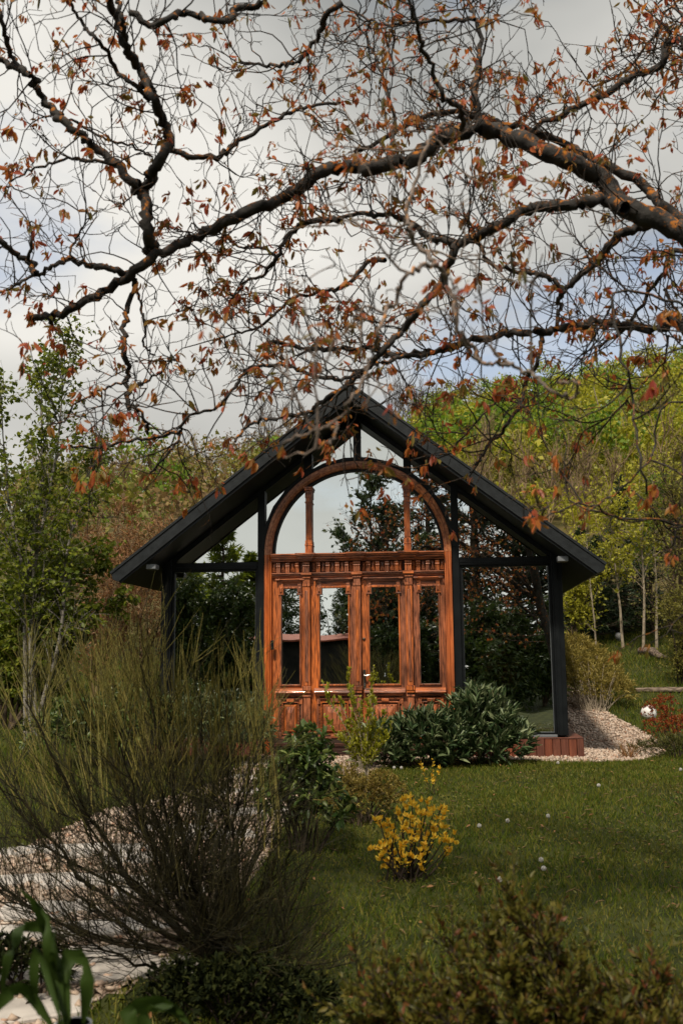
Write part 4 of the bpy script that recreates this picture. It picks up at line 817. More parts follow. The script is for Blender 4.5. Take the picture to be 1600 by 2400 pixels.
# globe lamps
def globe(px, py, rad_px, Y, label):
    c = at(px, py, Y); r = rad_px / FPX * np.linalg.norm(c - CAM); z0 = float(gz(c[0], c[1])); root = empty('globe_lamp', (c[0], c[1], z0), label, 'garden lamp', 'white globe lamps')
    n = 14; v = []; f = []
    for i in range(n + 1):
        th = math.pi * i / n
        for j in range(2 * n): v.append((r * math.sin(th) * math.cos(math.pi * j / n), r * math.sin(th) * math.sin(math.pi * j / n), c[2] - z0 + r * math.cos(th)))
    for i in range(n):
        for j in range(2 * n): f.append((i * 2 * n + j, (i + 1) * 2 * n + j, (i + 1) * 2 * n + (j + 1) % (2 * n), i * 2 * n + (j + 1) % (2 * n)))
    MB().add(v, f).build('globe', white, root, smooth=True)
    h = c[2] - z0 - r * .9; t = TB(); t.tube([(0, 0, -.1), (0, 0, max(h, 0.02)), (0, 0, max(h, 0.02) + .03)], [r * .45, r * .45, r * .55], 12); t.build('lamp_foot', zinc, root, True)
globe(1519, 1671, 17, gp(1519, 1690)[1], 'white garden globe partly hidden by the red shrub')
globe(1448, 1491, 8, gp(1448, 1502)[1], 'small white garden globe on the far lawn below the dark trees')
# old log and timber edging on the lawn
a, b = gp(1497, 1534), gp(1562, 1545)
lg = empty('fallen_log', tuple((a + b) / 2), 'short weathered log lying in the far grass', 'log'); t = TB(); m0 = (a + b) / 2
t.tube(np.array([a - m0 + (0, 0, .06), a - m0 + (0.01, 0, .07), (0, 0, .11), b - m0 + (-.15, 0, .05), b - m0 + (0, 0, .02)]), [.02, .075, .085, .08, .03], 10); t.build('log', logm, lg, True)
a, b = gp(1488, 1622), gp(1640, 1625); m0 = (a + b) / 2
te = empty('timber_edging', tuple(m0), 'long pale timber edge board across the right lawn', 'edging'); t = TB(); dd = (b - a) / 2; dd[2] = 0
t.tube(np.array([-dd + (0, 0, .035), (0, 0, .045), dd + (0, 0, .04)]), [.045, .05, .05], 6); t.build('timber', logm, te)
# dry grass tuft on the gravel
def tuft(name, label, px, py, n, L, wd, m, cat='grass', spread=.5):
    b = gp(px, py); root = empty(name, tuple(b), label, cat); D = np.stack([rng.normal(size=n) * spread, rng.normal(size=n) * spread, np.ones(n)], 1); t = TB()
    V, F = leaves(np.stack([rng.normal(size=n) * .03, rng.normal(size=n) * .03, np.zeros(n)], 1), D, rng.uniform(.4, 1.1, n) * L, wd, BLADE); t.add(V, F); o = t.build('blades', m, root); o['kind'] = 'stuff'
tuft('dry_grass_tuft', 'brown dry grass tuft at the front edge of the gravel', 1472, 1778, 70, .26, .007, [L_rust])

# ------------------------------------------------------------------ broom bush, left foreground
b = gp(500, 2240); br = empty('broom_bush', tuple(b), 'large tangled broom bush of fine olive twigs filling the left foreground', 'shrub')
st = TB(); bt = TB()
mains = []
for (px, py, dY, sp) in [(60, 1640, -.3, 0), (170, 1600, .1, 0), (240, 1560, .35, 0), (330, 1560, -.1, 0), (400, 1640, .3, 0), (470, 1720, -.2, 0), (530, 1650, .1, 0), (600, 1690, .25, 0), (-60, 1760, .1, 0), (40, 1860, -.35, 0), (120, 1780, .2, 0), (280, 1740, -.4, 0), (380, 1850, -.35, 0), (560, 1850, -.25, 0), (640, 1900, .2, 0), (640, 2060, .15, 0), (-80, 2000, -.2, 0), (20, 2110, -.4, 0), (200, 1940, .3, 0), (690, 2150, -.1, 0), (560, 2180, -.5, 0), (480, 2200, -.6, 0), (90, 2020, .1, 0), (330, 1920, .0, 0), (470, 1900, .1, 0), (300, 2050, -.45, 0), (450, 2060, -.45, 0), (200, 2200, -.5, 0), (700, 2260, -.3, 0)]:
    e = at(px, py, b[1] + dY * 1.1) - b; s0 = np.array([rng.normal() * .06, rng.normal() * .06, -.03]); md = e * .5 + np.array([e[0] * .10, 0, -.06 * abs(e[0])]) + rng.normal(size=3) * .03
    P = smooth_line([s0, md, e], 12); P[1:-1] += rng.normal(size=(10, 3)) * .008; st.tube(P, np.linspace(rng.uniform(.008, .015), .0034, 12), 6); mains.append(P)
mains = np.stack(mains)
S1, D1, i1, t1 = spawn(mains, 23, .14, 1.0, 20, 60); D1[:, 2] += .22
g1 = grow(S1, D1, rng.uniform(.18, .48, len(S1)), 7, .13, .05); st.tube(g1, lerp_r(.0028, .0014, len(g1), 7), 4)
st.build('stems', bark_broom, br, True)
S2, D2, i2, t2 = spawn(g1, 19, .1, 1.0, 12, 52); D2[:, 2] += .34; keep1 = rng.random(len(g1)) ** .8
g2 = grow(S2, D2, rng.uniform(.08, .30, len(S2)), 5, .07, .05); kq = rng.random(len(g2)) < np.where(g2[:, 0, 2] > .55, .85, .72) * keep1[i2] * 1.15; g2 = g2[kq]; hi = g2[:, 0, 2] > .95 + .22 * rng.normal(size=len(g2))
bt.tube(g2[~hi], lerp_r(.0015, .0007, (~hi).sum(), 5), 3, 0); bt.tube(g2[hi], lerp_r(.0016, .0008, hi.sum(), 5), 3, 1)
kk = rng.random(len(g2)) < .5
S3, D3, _, _ = spawn(g2[kk], 2, .2, .95, 10, 35); g3 = grow(S3, D3, rng.uniform(.04, .14, len(S3)), 3, .05, .04); bt.tube(g3, lerp_r(.0011, .0006, len(g3), 3), 3, 0)
# long upright wands that stand clear of the bush
W = []
for (px, py, n, sx) in [(225, 1500, 26, .16), (310, 1490, 26, .15), (380, 1530, 12, .12), (505, 1560, 10, .05), (590, 1510, 14, .05), (440, 1590, 10, .08), (150, 1560, 16, .15), (60, 1580, 14, .15), (615, 1640, 10, .04)]:
    root_ = at(px + 60 * (1 if px < 400 else 0.2), py + 330, b[1] + rng.normal() * .15) - b; top = at(px, py, b[1] + rng.normal() * .2) - b
    for q in range(n):
        tp = top + np.array([rng.normal() * sx, rng.normal() * .1, rng.normal() * .07]); rt = root_ + rng.normal(size=3) * .04 + (tp - top) * .25
        W.append(smooth_line([rt, (rt + tp) / 2 + rng.normal(size=3) * .012, tp], 6))
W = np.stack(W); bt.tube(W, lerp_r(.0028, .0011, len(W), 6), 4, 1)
S3, D3, _, _ = spawn(W, 5, .2, .9, 8, 22); g3 = grow(S3, D3, rng.uniform(.08, .22, len(S3)), 4, .04, .02); bt.tube(g3, lerp_r(.0016, .0008, len(g3), 4), 3, 1)
o = bt.build('twigs', [L_broom_shaded, L_broom_lit], br); o['kind'] = 'stuff'
# dark undergrowth at the foot of the picture
b = gp(560, 2395); rosette_bush('undergrowth_shrub', 'dark low evergreen growth at the foot of the broom, bottom centre', 'shrub', b, [(0, 0, .10, .26, .2, .14), (-.24, .02, .08, .22, .2, .12), (.22, .05, .06, .20, .2, .10)], 420, 8, .045, .34, LEAF4, L_under, bark_dark, spread=(20, 80))
b = gp(60, 2330); rosette_bush('undergrowth_shrub', 'dark leafy growth behind the strap-leaved plant, bottom left', 'shrub', b, [(0, 0, .10, .20, .16, .13), (-.2, 0, .10, .2, .2, .14)], 240, 8, .045, .34, LEAF4, L_under, bark_dark, spread=(20, 80))
# ------------------------------------------------------------------ foreground shrub, bottom right
b = np.array([1.55, -9.15, float(gz(1.55, -9.15))])
fs_ = empty('thuja_shrub', tuple(b), 'blurred olive shrub with reddish tips in the bottom right foreground', 'shrub'); st = TB(); lf_ = TB(); mains = []
for (px, py, dY) in [(1190, 2080, .1), (1130, 2200, .1), (1270, 2190, 0), (1330, 2260, .15), (1060, 2230, .2), (980, 2270, .1), (840, 2300, .1), (880, 2340, -.1), (1420, 2300, 0), (1500, 2330, .1), (1560, 2370, 0), (1180, 2280, -.2), (1010, 2360, -.2), (1330, 2370, -.2), (1240, 2140, .15), (1090, 2300, -.1), (800, 2380, .0), (930, 2400, -.1), (1620, 2330, .2), (1440, 2400, -.2), (1120, 2380, -.1), (1250, 2330, .05), (1180, 2180, .2), (1380, 2290, .1), (1540, 2290, .15), (900, 2290, .2), (1010, 2310, .15), (1210, 2420, -.2), (1520, 2420, -.1), (870, 2420, 0), (1300, 2230, .12)]:
    e = at(px, py, b[1] + dY) - b; s0 = np.array([e[0] * .35, rng.normal() * .05, -.03]); mains.append(smooth_line([s0, e * .55 + np.array([e[0] * .05, 0, 0]), e], 10))
mains = np.stack(mains); st.tube(mains, lerp_r(.007, .002, len(mains), 10), 5)
S1, D1, _, _ = spawn(mains, 42, .2, 1.0, 25, 65); D1[:, 2] += .35; g1 = grow(S1, D1, rng.uniform(.05, .16, len(S1)), 5, .12, .06); st.tube(g1, lerp_r(.0022, .001, len(g1), 5), 4); st.build('stems', bark_dark, fs_, True)
S2, D2, _, _ = spawn(g1, 24, .05, 1.0, 20, 55); q = rng.uniform(.014, .034, len(S2)); V, F = leaves(S2, D2, q, q * .42, LEAF4); lf_.add(V, F); o = lf_.build('foliage', L_fore, fs_); o['kind'] = 'stuff'
# ------------------------------------------------------------------ strap-leaved plant and white pot, bottom left
b = np.array([at(120, 2500, -9.9)[0], -9.9, float(gz(0, -9.9))])
sp_ = empty('strap_leaf_plant', tuple(b), 'blurred plant with arching strap leaves in the bottom left corner', 'plant'); lf_ = TB(); st = TB()
for (pts, w) in [([(150, 2380), (130, 2260), (90, 2130), (40, 2080)], .030), ([(150, 2380), (120, 2200), (60, 2170), (20, 2240), (5, 2330)], .028), ([(160, 2390), (150, 2260), (190, 2240), (205, 2300), (195, 2400)], .038), ([(140, 2380), (90, 2230), (80, 2300), (90, 2380)], .024), ([(150, 2380), (110, 2220), (115, 2160), (80, 2110)], .022), ([(330, 2420), (300, 2370), (370, 2352), (430, 2375)], .045), ([(330, 2420), (350, 2375), (400, 2362), (445, 2400)], .04), ([(120, 2400), (60, 2320), (20, 2330), (-20, 2380)], .034), ([(140, 2400), (130, 2300), (125, 2230), (130, 2180)], .02)]:
    P = smooth_line([at(px, py, b[1] + .05 * rng.normal()) - b for px, py in pts], 12); T_ = norm(np.gradient(P, axis=0)); sd = norm(np.cross(T_, np.array([0.15, 1.0, 0.35]))); wd = w * np.sin(np.linspace(.35, 3.05, 12)) ** .8
    mid = P + np.cross(T_, sd) * (wd * -.2)[:, None]; V = np.concatenate([P + sd * wd[:, None] * .5, mid, P - sd * wd[:, None] * .5]); i = np.arange(11)
    F = np.concatenate([np.stack([i, i + 1, i + 13, i + 12], 1), np.stack([i + 12, i + 13, i + 25, i + 24], 1)])
    link('leaf', fastmesh('leaf', V, F), L_strap, sp_, True)
    st.tube(smooth_line([(0, 0, 0), P[0] * .6, P[0]], 5), [.004] * 5, 5)
st.build('stems', L_strap, sp_)
pc = at(172, 2398, -9.75); pr = 36 / FPX * np.linalg.norm(pc - CAM)
zb = float(gz(pc[0], -9.75)); po = empty('white_pot', (pc[0], -9.75, zb), 'rim of a white pot at the bottom left edge of the picture', 'pot'); t = TB(); hh = pc[2] - zb
t.tube([(0, 0, 0), (0, 0, hh * .7), (0, 0, hh * .98), (0, 0, hh), (0, 0, hh), (0, 0, hh * .85)], [pr * .7, pr * .95, pr * 1.05, pr * 1.05, pr * .9, pr * .85], 24); t.build('pot_body', potm, po, True); t = TB(); t.tube([(0, 0, hh * .84), (0, 0, hh * .86)], [pr * .86, .001], 24); t.build('pot_soil', soil, po)

# ------------------------------------------------------------------ lawn: grass blades, fallen catkins, dandelion clocks
def lawn(name, n, x0, x1, y0, y1, h0, h1, w, m, cond=None, patch=True):
    x = rng.uniform(x0, x1, n); y = rng.uniform(y0, y1, n); k = ~inpoly(x, y, [p[:2] for p in GR_R]) & ~inpoly(x, y, [p[:2] for p in GR_L]) & ~((np.abs(x - XC) < 2.62) & (y > -.12) & (y < 5.3))
    d = np.stack([x, y], 1) - CAM[:2]; dep = d @ np.array([-math.sin(YAW), math.cos(YAW)]); lat = d @ np.array([math.cos(YAW), math.sin(YAW)]); k &= (np.abs(lat) < dep * .36 + .35) & (dep > 1.4)
    if cond is not None: k &= cond(x, y)
    x, y = x[k], y[k]; n = len(x); ht = rng.uniform(h0, h1, n)
    if patch: ht *= .65 + .5 * (.5 + .5 * np.sin(x * 2.3 + np.sin(y * 1.9)) * np.sin(y * 2.7 + 1))
    D = np.stack([rng.normal(size=n) * .45, rng.normal(size=n) * .45, np.ones(n)], 1)
    V, F = leaves(np.stack([x, y, gz(x, y) - .004], 1), D, ht, w * rng.uniform(.6, 1.3, n), BLADE); o = link(name, fastmesh(name, V, F), m); tag(o, kind='stuff'); return o
o = lawn('lawn_grass', 330000, -5, 5.5, -10.6, 0.2, .022, .066, .0065, L_grass); tag(o, 'short green lawn grass between the house and the camera', 'grass')
n = 26000; x = rng.uniform(-2, 4.5, n); y = rng.uniform(-9.5, -1.2, n); k = (np.sin(x * 3.1 + 1) * np.sin(y * 2.3) + .5 * rng.normal(size=n) > .1) & ~inpoly(x, y, [p[:2] for p in GR_L]); x, y = x[k], y[k]; nn = len(x)
L_weed = leafmat('lawn_weed', [(0.045, 0.066, 0.006), (0.10, 0.115, 0.012), (0.17, 0.16, 0.022), (0.15, 0.11, 0.03)], 0.35)
V, F = leaves(np.stack([x, y, gz(x, y) + rng.uniform(.012, .035, nn)], 1), np.stack([rng.normal(size=nn), rng.normal(size=nn), rng.uniform(0, .9, nn)], 1), rng.uniform(.012, .032, nn), rng.uniform(.007, .016, nn), LEAF4, .5); o = link('lawn_weeds', fastmesh('lawn_weeds', V, F), L_weed); tag(o, 'small clover and weed leaves mixed into the lawn', 'weeds', kind='stuff')
o = lawn('lawn_grass', 90000, 2.6, 11, 0.2, 16, .05, .12, .012, L_grass); tag(o, 'lawn grass rising to the trees right of the house', 'grass')
o = lawn('rough_grass', 30000, -8, -2.6, -1.5, 10, .06, .16, .012, L_grass); tag(o, 'rough grass left of the house under the birch', 'grass')
n = 800; x = rng.uniform(-1.0, 4.2, n); y = rng.uniform(-9, -2.0, n); k = (rng.random(n) < np.clip((x + .6) / 3.5, .12, 1)) & ~inpoly(x, y, [p[:2] for p in GR_L]); x, y = x[k], y[k]
P0 = np.stack([x, y, gz(x, y) + .024], 1); a = rng.uniform(0, 6.28, len(x)); cp = grow(P0, np.stack([np.cos(a), np.sin(a) * .5, rng.normal(size=len(x)) * .1], 1), rng.uniform(.03, .07, len(x)), 6, .22)
t = TB(); t.tube(cp, np.tile([[.0015, .0042, .005, .005, .004, .0015]], (len(x), 1)), 5); o = t.build('fallen_catkins', L_straw, None); tag(o, 'brown fallen catkins scattered over the lawn', 'catkins', kind='stuff')
n = 420; x = rng.uniform(-1.5, 4.2, n); y = rng.uniform(-9, -.6, n); k = ~inpoly(x, y, [p[:2] for p in GR_L]); x, y = x[k], y[k]; nn = len(x); q = rng.uniform(.02, .045, nn)
V, F = leaves(np.stack([x, y, gz(x, y) + rng.uniform(.02, .045, nn)], 1), np.stack([rng.normal(size=nn), rng.normal(size=nn), rng.normal(size=nn) * .3], 1), q, q * .5, LEAF6, .5); o = link('fallen_leaves', fastmesh('fallen_leaves', V, F), L_rust); tag(o, 'a few rust-coloured fallen leaves on the lawn', 'leaves', kind='stuff')
seed = leafmat('seed_head', [(0.62, 0.60, 0.55), (0.78, 0.76, 0.72)], 0.4, 0.8)
def dandelion(px, py, label, r=.014):
    g_ = gp(px, py + 12); h = rng.uniform(.05, .10); root = empty('dandelion_clock', tuple(g_), label, 'dandelion', 'dandelion clocks in the lawn'); c = np.array([0.01, 0, h])
    t = TB(); t.tube([(0, 0, -.01), (.004, 0, h * .5), tuple(c)], [.0022, .002, .0018], 5); t.build('stem', L_fors, root)
    n = 150; d = norm(rng.normal(size=(n, 3))); t = TB(); V, F = leaves(np.tile(c, (n, 1)) + d * .003, d, r, .0022, NEEDLE); t.add(V, F); V, F = leaves(c + d * r * .9, norm(np.cross(d, rng.normal(size=(n, 3)))), .009, .006, LEAF4); t.add(V, F); t.build('seed_head', seed, root)
for (px, py, lb) in [(1186, 1939, 'dandelion clock left of the pair in the middle of the lawn'), (1120, 1946, 'dandelion clock nearest the golden shrub on its right'), (1048, 2012, 'dandelion clock touching the right side of the golden shrub'), (1264, 2029, 'upper of two close dandelion clocks on the right lawn'), (1270, 2046, 'lower of two close dandelion clocks on the right lawn'), (1168, 2082, 'dandelion clock just above the foreground shrub'), (1281, 1918, 'dandelion clock in the right lawn above the close pair'), (938, 1801, 'dandelion clock in front of the wide laurel'), (921, 1800, 'left dandelion clock in front of the wide laurel'), (1305, 1795, 'dandelion clock near the gravel edge'), (1592, 1808, 'dandelion clock at the right picture edge'), (1400, 1855, 'small dandelion clock on the right lawn')]:
    dandelion(px, py, lb)

# ------------------------------------------------------------------ hillside wood (one far mass)
hw = TB(); MATS = [L_yel, L_mid, L_olive, L_tan, L_dark, twig_tan, bark_pale, bark_brown]
def crowns(T, mi, nc, nlf, lsz, rcl=.42):
    """T (n,6): x,y,z of crown centre, rx, rz, tint"""
    n = len(T); c = norm(rng.normal(size=(n, nc, 3))) * rng.uniform(.55, 1.0, (n, nc, 1)); c[..., 2] = np.abs(c[..., 2]) * 1.15 - .25
    cen = T[:, None, :3] + c * T[:, None, 3:4] * np.array([1, 1, 0]) + c * T[:, None, 4:5] * np.array([0, 0, 1])
    d = norm(rng.normal(size=(n, nc, nlf, 3))) * rng.uniform(.35, 1.0, (n, nc, nlf, 1)); d[..., 2] *= .75
    P = (cen[:, :, None] + d * (T[:, None, None, 3:4] * rcl * rng.uniform(.7, 1.25, (n, nc, 1, 1)))).reshape(-1, 3); m = len(P)
    D = norm(rng.normal(size=(m, 3)) + np.array([0, 0, .15])); L = lsz * rng.uniform(.6, 1.3, m)
    V, F = leaves(P, D, L, L * .6, QUAD, .3); hw.add(V, F, mi)
    return cen
def scatter(n, cond, dmin):
    out_ = []; tries = 0
    while len(out_) < n and tries < n * 60:
        tries += 1; y = 14 + 84 * rng.random() ** .8; x = rng.uniform(-.42, .50) * (y + 14) + 1 + rng.normal()
        if not cond(x, y): continue
        if any((x - a) ** 2 + (y - b_) ** 2 < (dmin * (.6 + y / 60)) ** 2 for a, b_ in out_[-140:]): continue
        out_.append((x, y))
    return np.array(out_)
def T_of(xy, r0, r1, h0, h1):
    n = len(xy); r = rng.uniform(r0, r1, n); h = rng.uniform(h0, h1, n); z = gz(xy[:, 0], np.minimum(xy[:, 1], 92)) - .10 * np.maximum(xy[:, 1] - 92, 0)
    return np.stack([xy[:, 0], xy[:, 1], z + h - r * .7, r, r * rng.uniform(.8, 1.15, n), r], 1)
right = lambda x, y: x > -1.0 + .02 * y and (x > 8.5 + y * .02 or y > 22)
left = lambda x, y: x <= -1.0 + .02 * y and (x < -7.5 or y > 18)
xyr = scatter(330, right, 2.2); kind = rng.random(len(xyr)); far = xyr[:, 1] > 34
for lo, hi_, mi in ((0, .56, 0), (.56, .84, 1), (.84, 1.01, 2)):
    k = far & (kind >= lo) & (kind < hi_); crowns(T_of(xyr[k], 1.7, 3.0, 3.6, 6.2), mi, 13, 46, .30)
k = ~far & (kind < .45); crowns(T_of(xyr[k], 1.1, 1.9, 2.4, 3.8), 0, 11, 50, .17)
k = ~far & (kind > .8); crowns(T_of(xyr[k], 1.1, 1.9, 2.4, 3.8), 2, 11, 50, .17)
xyl = scatter(170, left, 2.4); kind2 = rng.random(len(xyl))
for lo, hi_, mi, nn in ((0, .42, 2, 40), (.42, .58, 1, 40), (.58, 1.01, 3, 26)):
    k = (kind2 >= lo) & (kind2 < hi_); crowns(T_of(xyl[k], 1.5, 2.6, 3.0, 5.2), mi, 11, nn, .24)
def bare(xy, h0, h1, ntw, mi, rad):
    n = len(xy); b = np.stack([xy[:, 0], xy[:, 1], gz(xy[:, 0], np.minimum(xy[:, 1], 92)) - .2], 1); h = rng.uniform(h0, h1, n)
    tr_ = grow(b, np.tile([[0, 0, 1.0]], (n, 1)) + rng.normal(size=(n, 3)) * .1, h, 6, .10, .05); hw.tube(tr_, lerp_r(rad * 2.6, rad, n, 6), 4, mi)
    S1, D1, _, _ = spawn(tr_, ntw, .2, 1.0, 20, 50); D1[:, 2] += .5; g1 = grow(S1, D1, rng.uniform(.2, .42, len(S1)) * np.repeat(h, ntw), 5, .14, .08); hw.tube(g1, lerp_r(rad, rad * .45, len(g1), 5), 3, mi)
    S2, D2, _, _ = spawn(g1, 5, .2, 1.0, 15, 45); D2[:, 2] += .3; g2 = grow(S2, D2, rng.uniform(.08, .20, len(S2)) * np.repeat(h, ntw * 5), 3, .12, .05); hw.tube(g2, lerp_r(rad * .5, rad * .25, len(g2), 3), 3, mi)
    return g2
bx_ = scatter(46, lambda x, y: x > 2 and 16 < y < 40 and (x > 8.5 or y > 20), 1.4); g_ = bare(bx_, 3.2, 5.0, 22, 5, .020)
S2, D2, _, _ = spawn(g_[rng.random(len(g_)) < .5], 3, 0, 1, 20, 80); V, F = leaves(S2, D2, .10, .07, LEAF4); hw.add(V, F, 2)
bx_ = scatter(44, lambda x, y: x < 1 and 18 < y < 80, 1.8); g_ = bare(bx_, 3.0, 5.5, 20, 5, .022)
S2, D2, _, _ = spawn(g_[rng.random(len(g_)) < .5], 2, 0, 1, 20, 80); V, F = leaves(S2, D2, .12, .08, LEAF4); hw.add(V, F, 3)
bx_ = np.array([(rng.uniform(-18, 5), rng.uniform(80, 93)) for _ in range(26)]); bare(bx_, 4.5, 7.0, 16, 7, .03)     # bare trees on the skyline
bx_ = scatter(36, lambda x, y: x > 6 and y > 30, 3); n = len(bx_); tr_ = grow(np.stack([bx_[:, 0], bx_[:, 1], gz(bx_[:, 0], bx_[:, 1])], 1), np.tile([[0, 0, 1.0]], (n, 1)) + rng.normal(size=(n, 3)) * .12, rng.uniform(4, 6.5, n), 6, .06); hw.tube(tr_, lerp_r(.09, .03, n, 6), 5, 6)
o = hw.build('hillside_wood', MATS, None); tag(o, 'spring wood of yellow-green and bare trees covering the hillside', 'wood', kind='stuff')

# ------------------------------------------------------------------ single trees
def gentree(name, label, base, stems, n1, l1, a1, up1, n2, l2, nl, ll, lw, lmat, bmat, group=None, r0=.05, hang=.0, t0=.25, tpl=LEAF4, wig=.12, cat='tree', n3=0):
    base = np.asarray(base, float); root = empty(name, tuple(base), label, cat, group); brn = TB(); lv = TB()
    for (dx, dy, h, bx2) in stems:
        P = smooth_line([(rng.normal() * .03, rng.normal() * .03, -.1), (dx * .25 + bx2, dy * .25, h * .35), (dx * .6 - bx2 * .5, dy * .6, h * .7), (dx, dy, h)], 18); P[2:] += np.cumsum(rng.normal(size=(16, 3)) * .006 * h / 4, 0)
        t = TB(); t.tube(P, np.linspace(r0, r0 * .12, 18), 8); t.build('trunk', bmat, root, True)
        S1, D1, _, tt = spawn(P[None], n1, t0, 1.0, *a1); D1[:, 2] += up1; L1 = l1 * h * rng.uniform(.55, 1.1, n1) * (1.15 - .85 * tt)
        g1 = grow(S1, D1, L1, 7, wig, .03 - hang * .12); brn.tube(g1, lerp_r(r0 * .22, r0 * .06, n1, 7), 5)
        S2, D2, i2, _ = spawn(g1, n2, .15, 1.0, 25, 60); g2 = grow(S2, D2, l2 * rng.uniform(.5, 1.2, len(S2)), 5, wig, -.15 * hang + .02); brn.tube(g2, lerp_r(r0 * .07, r0 * .03, len(g2), 5), 3)
        S3, D3, _, _ = spawn(g2, nl, .05, 1.0, 30, 80); D3[:, 2] -= hang; q = ll * rng.uniform(.6, 1.2, len(S3)); V, F = leaves(S3, D3, q, q * lw, tpl, .25); lv.add(V, F)
    o = brn.build('branches', bmat, root, True); o['kind'] = 'stuff'; o = lv.build('crown', lmat, root); o['kind'] = 'stuff'; return root
# birch on the left: slender stems, hanging leaves
b = base_at(70, 1.6); Hb = at(120, 790, 1.6)[2] - b[2]
gentree('birch_tree', 'tall slender birch with small fresh green leaves at the left edge', b, [(.32, .1, Hb, -.1), (-.08, .3, Hb * .93, -.12), (-.55, -.2, Hb * .84, .1), (.9, .0, Hb * .70, .15)], 40, .27, (20, 45), .45, 8, .34, 6, .080, .75, L_birch, bark_birch, r0=.042, hang=.55, t0=.22)
b = base_at(20, 2.6); gentree('hazel_bush', 'dense green leafy bush around the foot of the birch', b, [(-.5, 0, 2.6, .1), (.1, .2, 3.0, 0), (.8, 0, 2.9, .1), (1.3, .1, 2.6, .2), (-1.1, .2, 2.3, 0), (1.7, -.1, 2.0, .2), (.4, -.3, 2.4, -.1)], 30, .30, (25, 60), .3, 8, .34, 8, .095, .65, L_birch, bark_brown, r0=.03, hang=.3, t0=.12, cat='shrub')
# rust-brown dry shrubs left of the house
for (px, Y, h, lb) in [(330, 4.5, 2.7, 'rust-brown dry-leaved hedge shrub close to the left house wall'), (215, 5.2, 2.9, 'rust-brown dry-leaved hedge shrub behind the birch'), (395, 6.5, 3.2, 'rust-brown dry shrub behind the left eave')]:
    b = base_at(px, Y); gentree('dry_shrub', lb, b, [(rng.normal() * .7, rng.normal() * .4, h * rng.uniform(.75, 1.05), rng.normal() * .1) for _ in range(7)], 20, .30, (20, 55), .35, 6, .32, 6, .085, .28, [L_rust], twig_tan, 'dry hedge shrubs left of the house', r0=.022, t0=.08, cat='shrub')
b = base_at(330, 9.0); gentree('pale_reed', 'pale orange dry reeds rising behind the left roof slope', b, [(rng.normal() * 1.3, rng.normal() * .5, rng.uniform(2.6, 3.6), rng.normal() * .1) for _ in range(9)], 16, .22, (10, 30), .6, 4, .35, 6, .16, .14, [L_rust], twig_tan, r0=.015, t0=.3, cat='reeds')
# trees right of the house
b = base_at(1418, 11.5); Hs = at(1425, 1265, 11.5)[2] - b[2]
def conifer(name, label, base, H, Rb, nb, lmat, group=None, droop=.25, ll=.22, fill=26, t0=.06):
    base = np.asarray(base, float); root = empty(name, tuple(base), label, 'tree', group); t = TB(); t.tube(np.array([(0, 0, -.2), (0.02, 0, H * .5), (0, 0, H)]), [H * .02, H * .012, .01], 8); t.build('trunk', bark_brown, root, True)
    z = t0 + (1 - t0) * rng.random(nb) ** 1.25; a = rng.uniform(0, 6.283, nb); Lb = Rb * (1.03 - z) * rng.uniform(.75, 1.12, nb); S = np.stack([np.zeros(nb), np.zeros(nb), z * H], 1); D = np.stack([np.cos(a), np.sin(a), .15 - droop * rng.uniform(.5, 1.3, nb) + .5 * z], 1)
    g1 = grow(S, D, Lb, 7, .06, .02); br_ = TB(); br_.tube(g1, lerp_r(.012 + .002 * H, .003, nb, 7), 4); o = br_.build('branches', bark_brown, root, True); o['kind'] = 'stuff'
    S2, D2, _, tt = spawn(g1, fill, .08, 1.0, 20, 65); D2[:, 2] -= .12; q = ll * rng.uniform(.5, 1.2, len(S2)); V, F = leaves(S2, D2, q, q * .26, LEAF4); c = TB(); c.add(V, F); o = c.build('crown', lmat, root); o['kind'] = 'stuff'; return root
conifer('spruce_tree', 'dark narrow spruce behind the right eave', b, Hs, 1.1, 170, L_dark, None, .2, .16, 26)
for (px, Y, h, lb) in [(1480, 12.5, 3.6, 'dark evergreen bush in the gap right of the spruce'), (1380, 10.5, 2.5, 'dark evergreen bush close behind the right house corner'), (1540, 11.5, 2.6, 'dark evergreen bush behind the far lawn at right')]:
    b = base_at(px, Y); conifer('evergreen_bush', lb, b, h, 1.15, 120, L_dark, 'dark evergreens behind the lawn', .1, .15, 26)
for (px, Y, h, lean, lb) in [(1520, 9.0, 3.7, .1, 'leafy young tree with pale thin trunk on the right'), (1545, 9.6, 3.5, .2, 'second leafy pale-trunked young tree nearer the right edge'), (1465, 9.8, 3.1, -.1, 'pale-trunked sapling just left of the leafy young trees')]:
    b = base_at(px, Y); gentree('young_tree', lb, b, [(lean, 0, h, .03)], 30, .34, (30, 65), .25, 7, .36, 7, .085, .6, [L_yel] if px != 1545 else [L_mid], bark_pale, 'young trees right of the house', r0=.035, t0=.38)
b = base_at(1403, 8.5); gentree('bare_sapling', 'thin pale bare sapling beside the right house corner', b, [(-.05, 0, 2.6, .02)], 14, .2, (30, 60), .3, 4, .2, 3, .05, .5, [L_yel], bark_pale, r0=.022, t0=.2)
b = base_at(1350, 9.6); gentree('leafy_bush', 'yellow-green bush glimpsed between house corner and sapling', b, [(rng.normal() * .5, 0, rng.uniform(1.7, 2.6), 0) for _ in range(4)], 22, .3, (25, 60), .3, 6, .3, 6, .08, .6, [L_yel], bark_brown, r0=.02, t0=.15, cat='shrub')
b = base_at(1640, 7.2); gentree('arching_tree', 'olive-leaved tree with bare arching boughs at the right edge', b, [(-.45, 0, 3.9, -.1), (.0, .2, 4.2, 0), (-.2, -.2, 3.2, -.2), (-.7, .1, 3.0, -.15)], 30, .34, (25, 60), .2, 8, .40, 5, .06, .5, [L_olive], bark_brown, r0=.06, t0=.18, hang=.15)
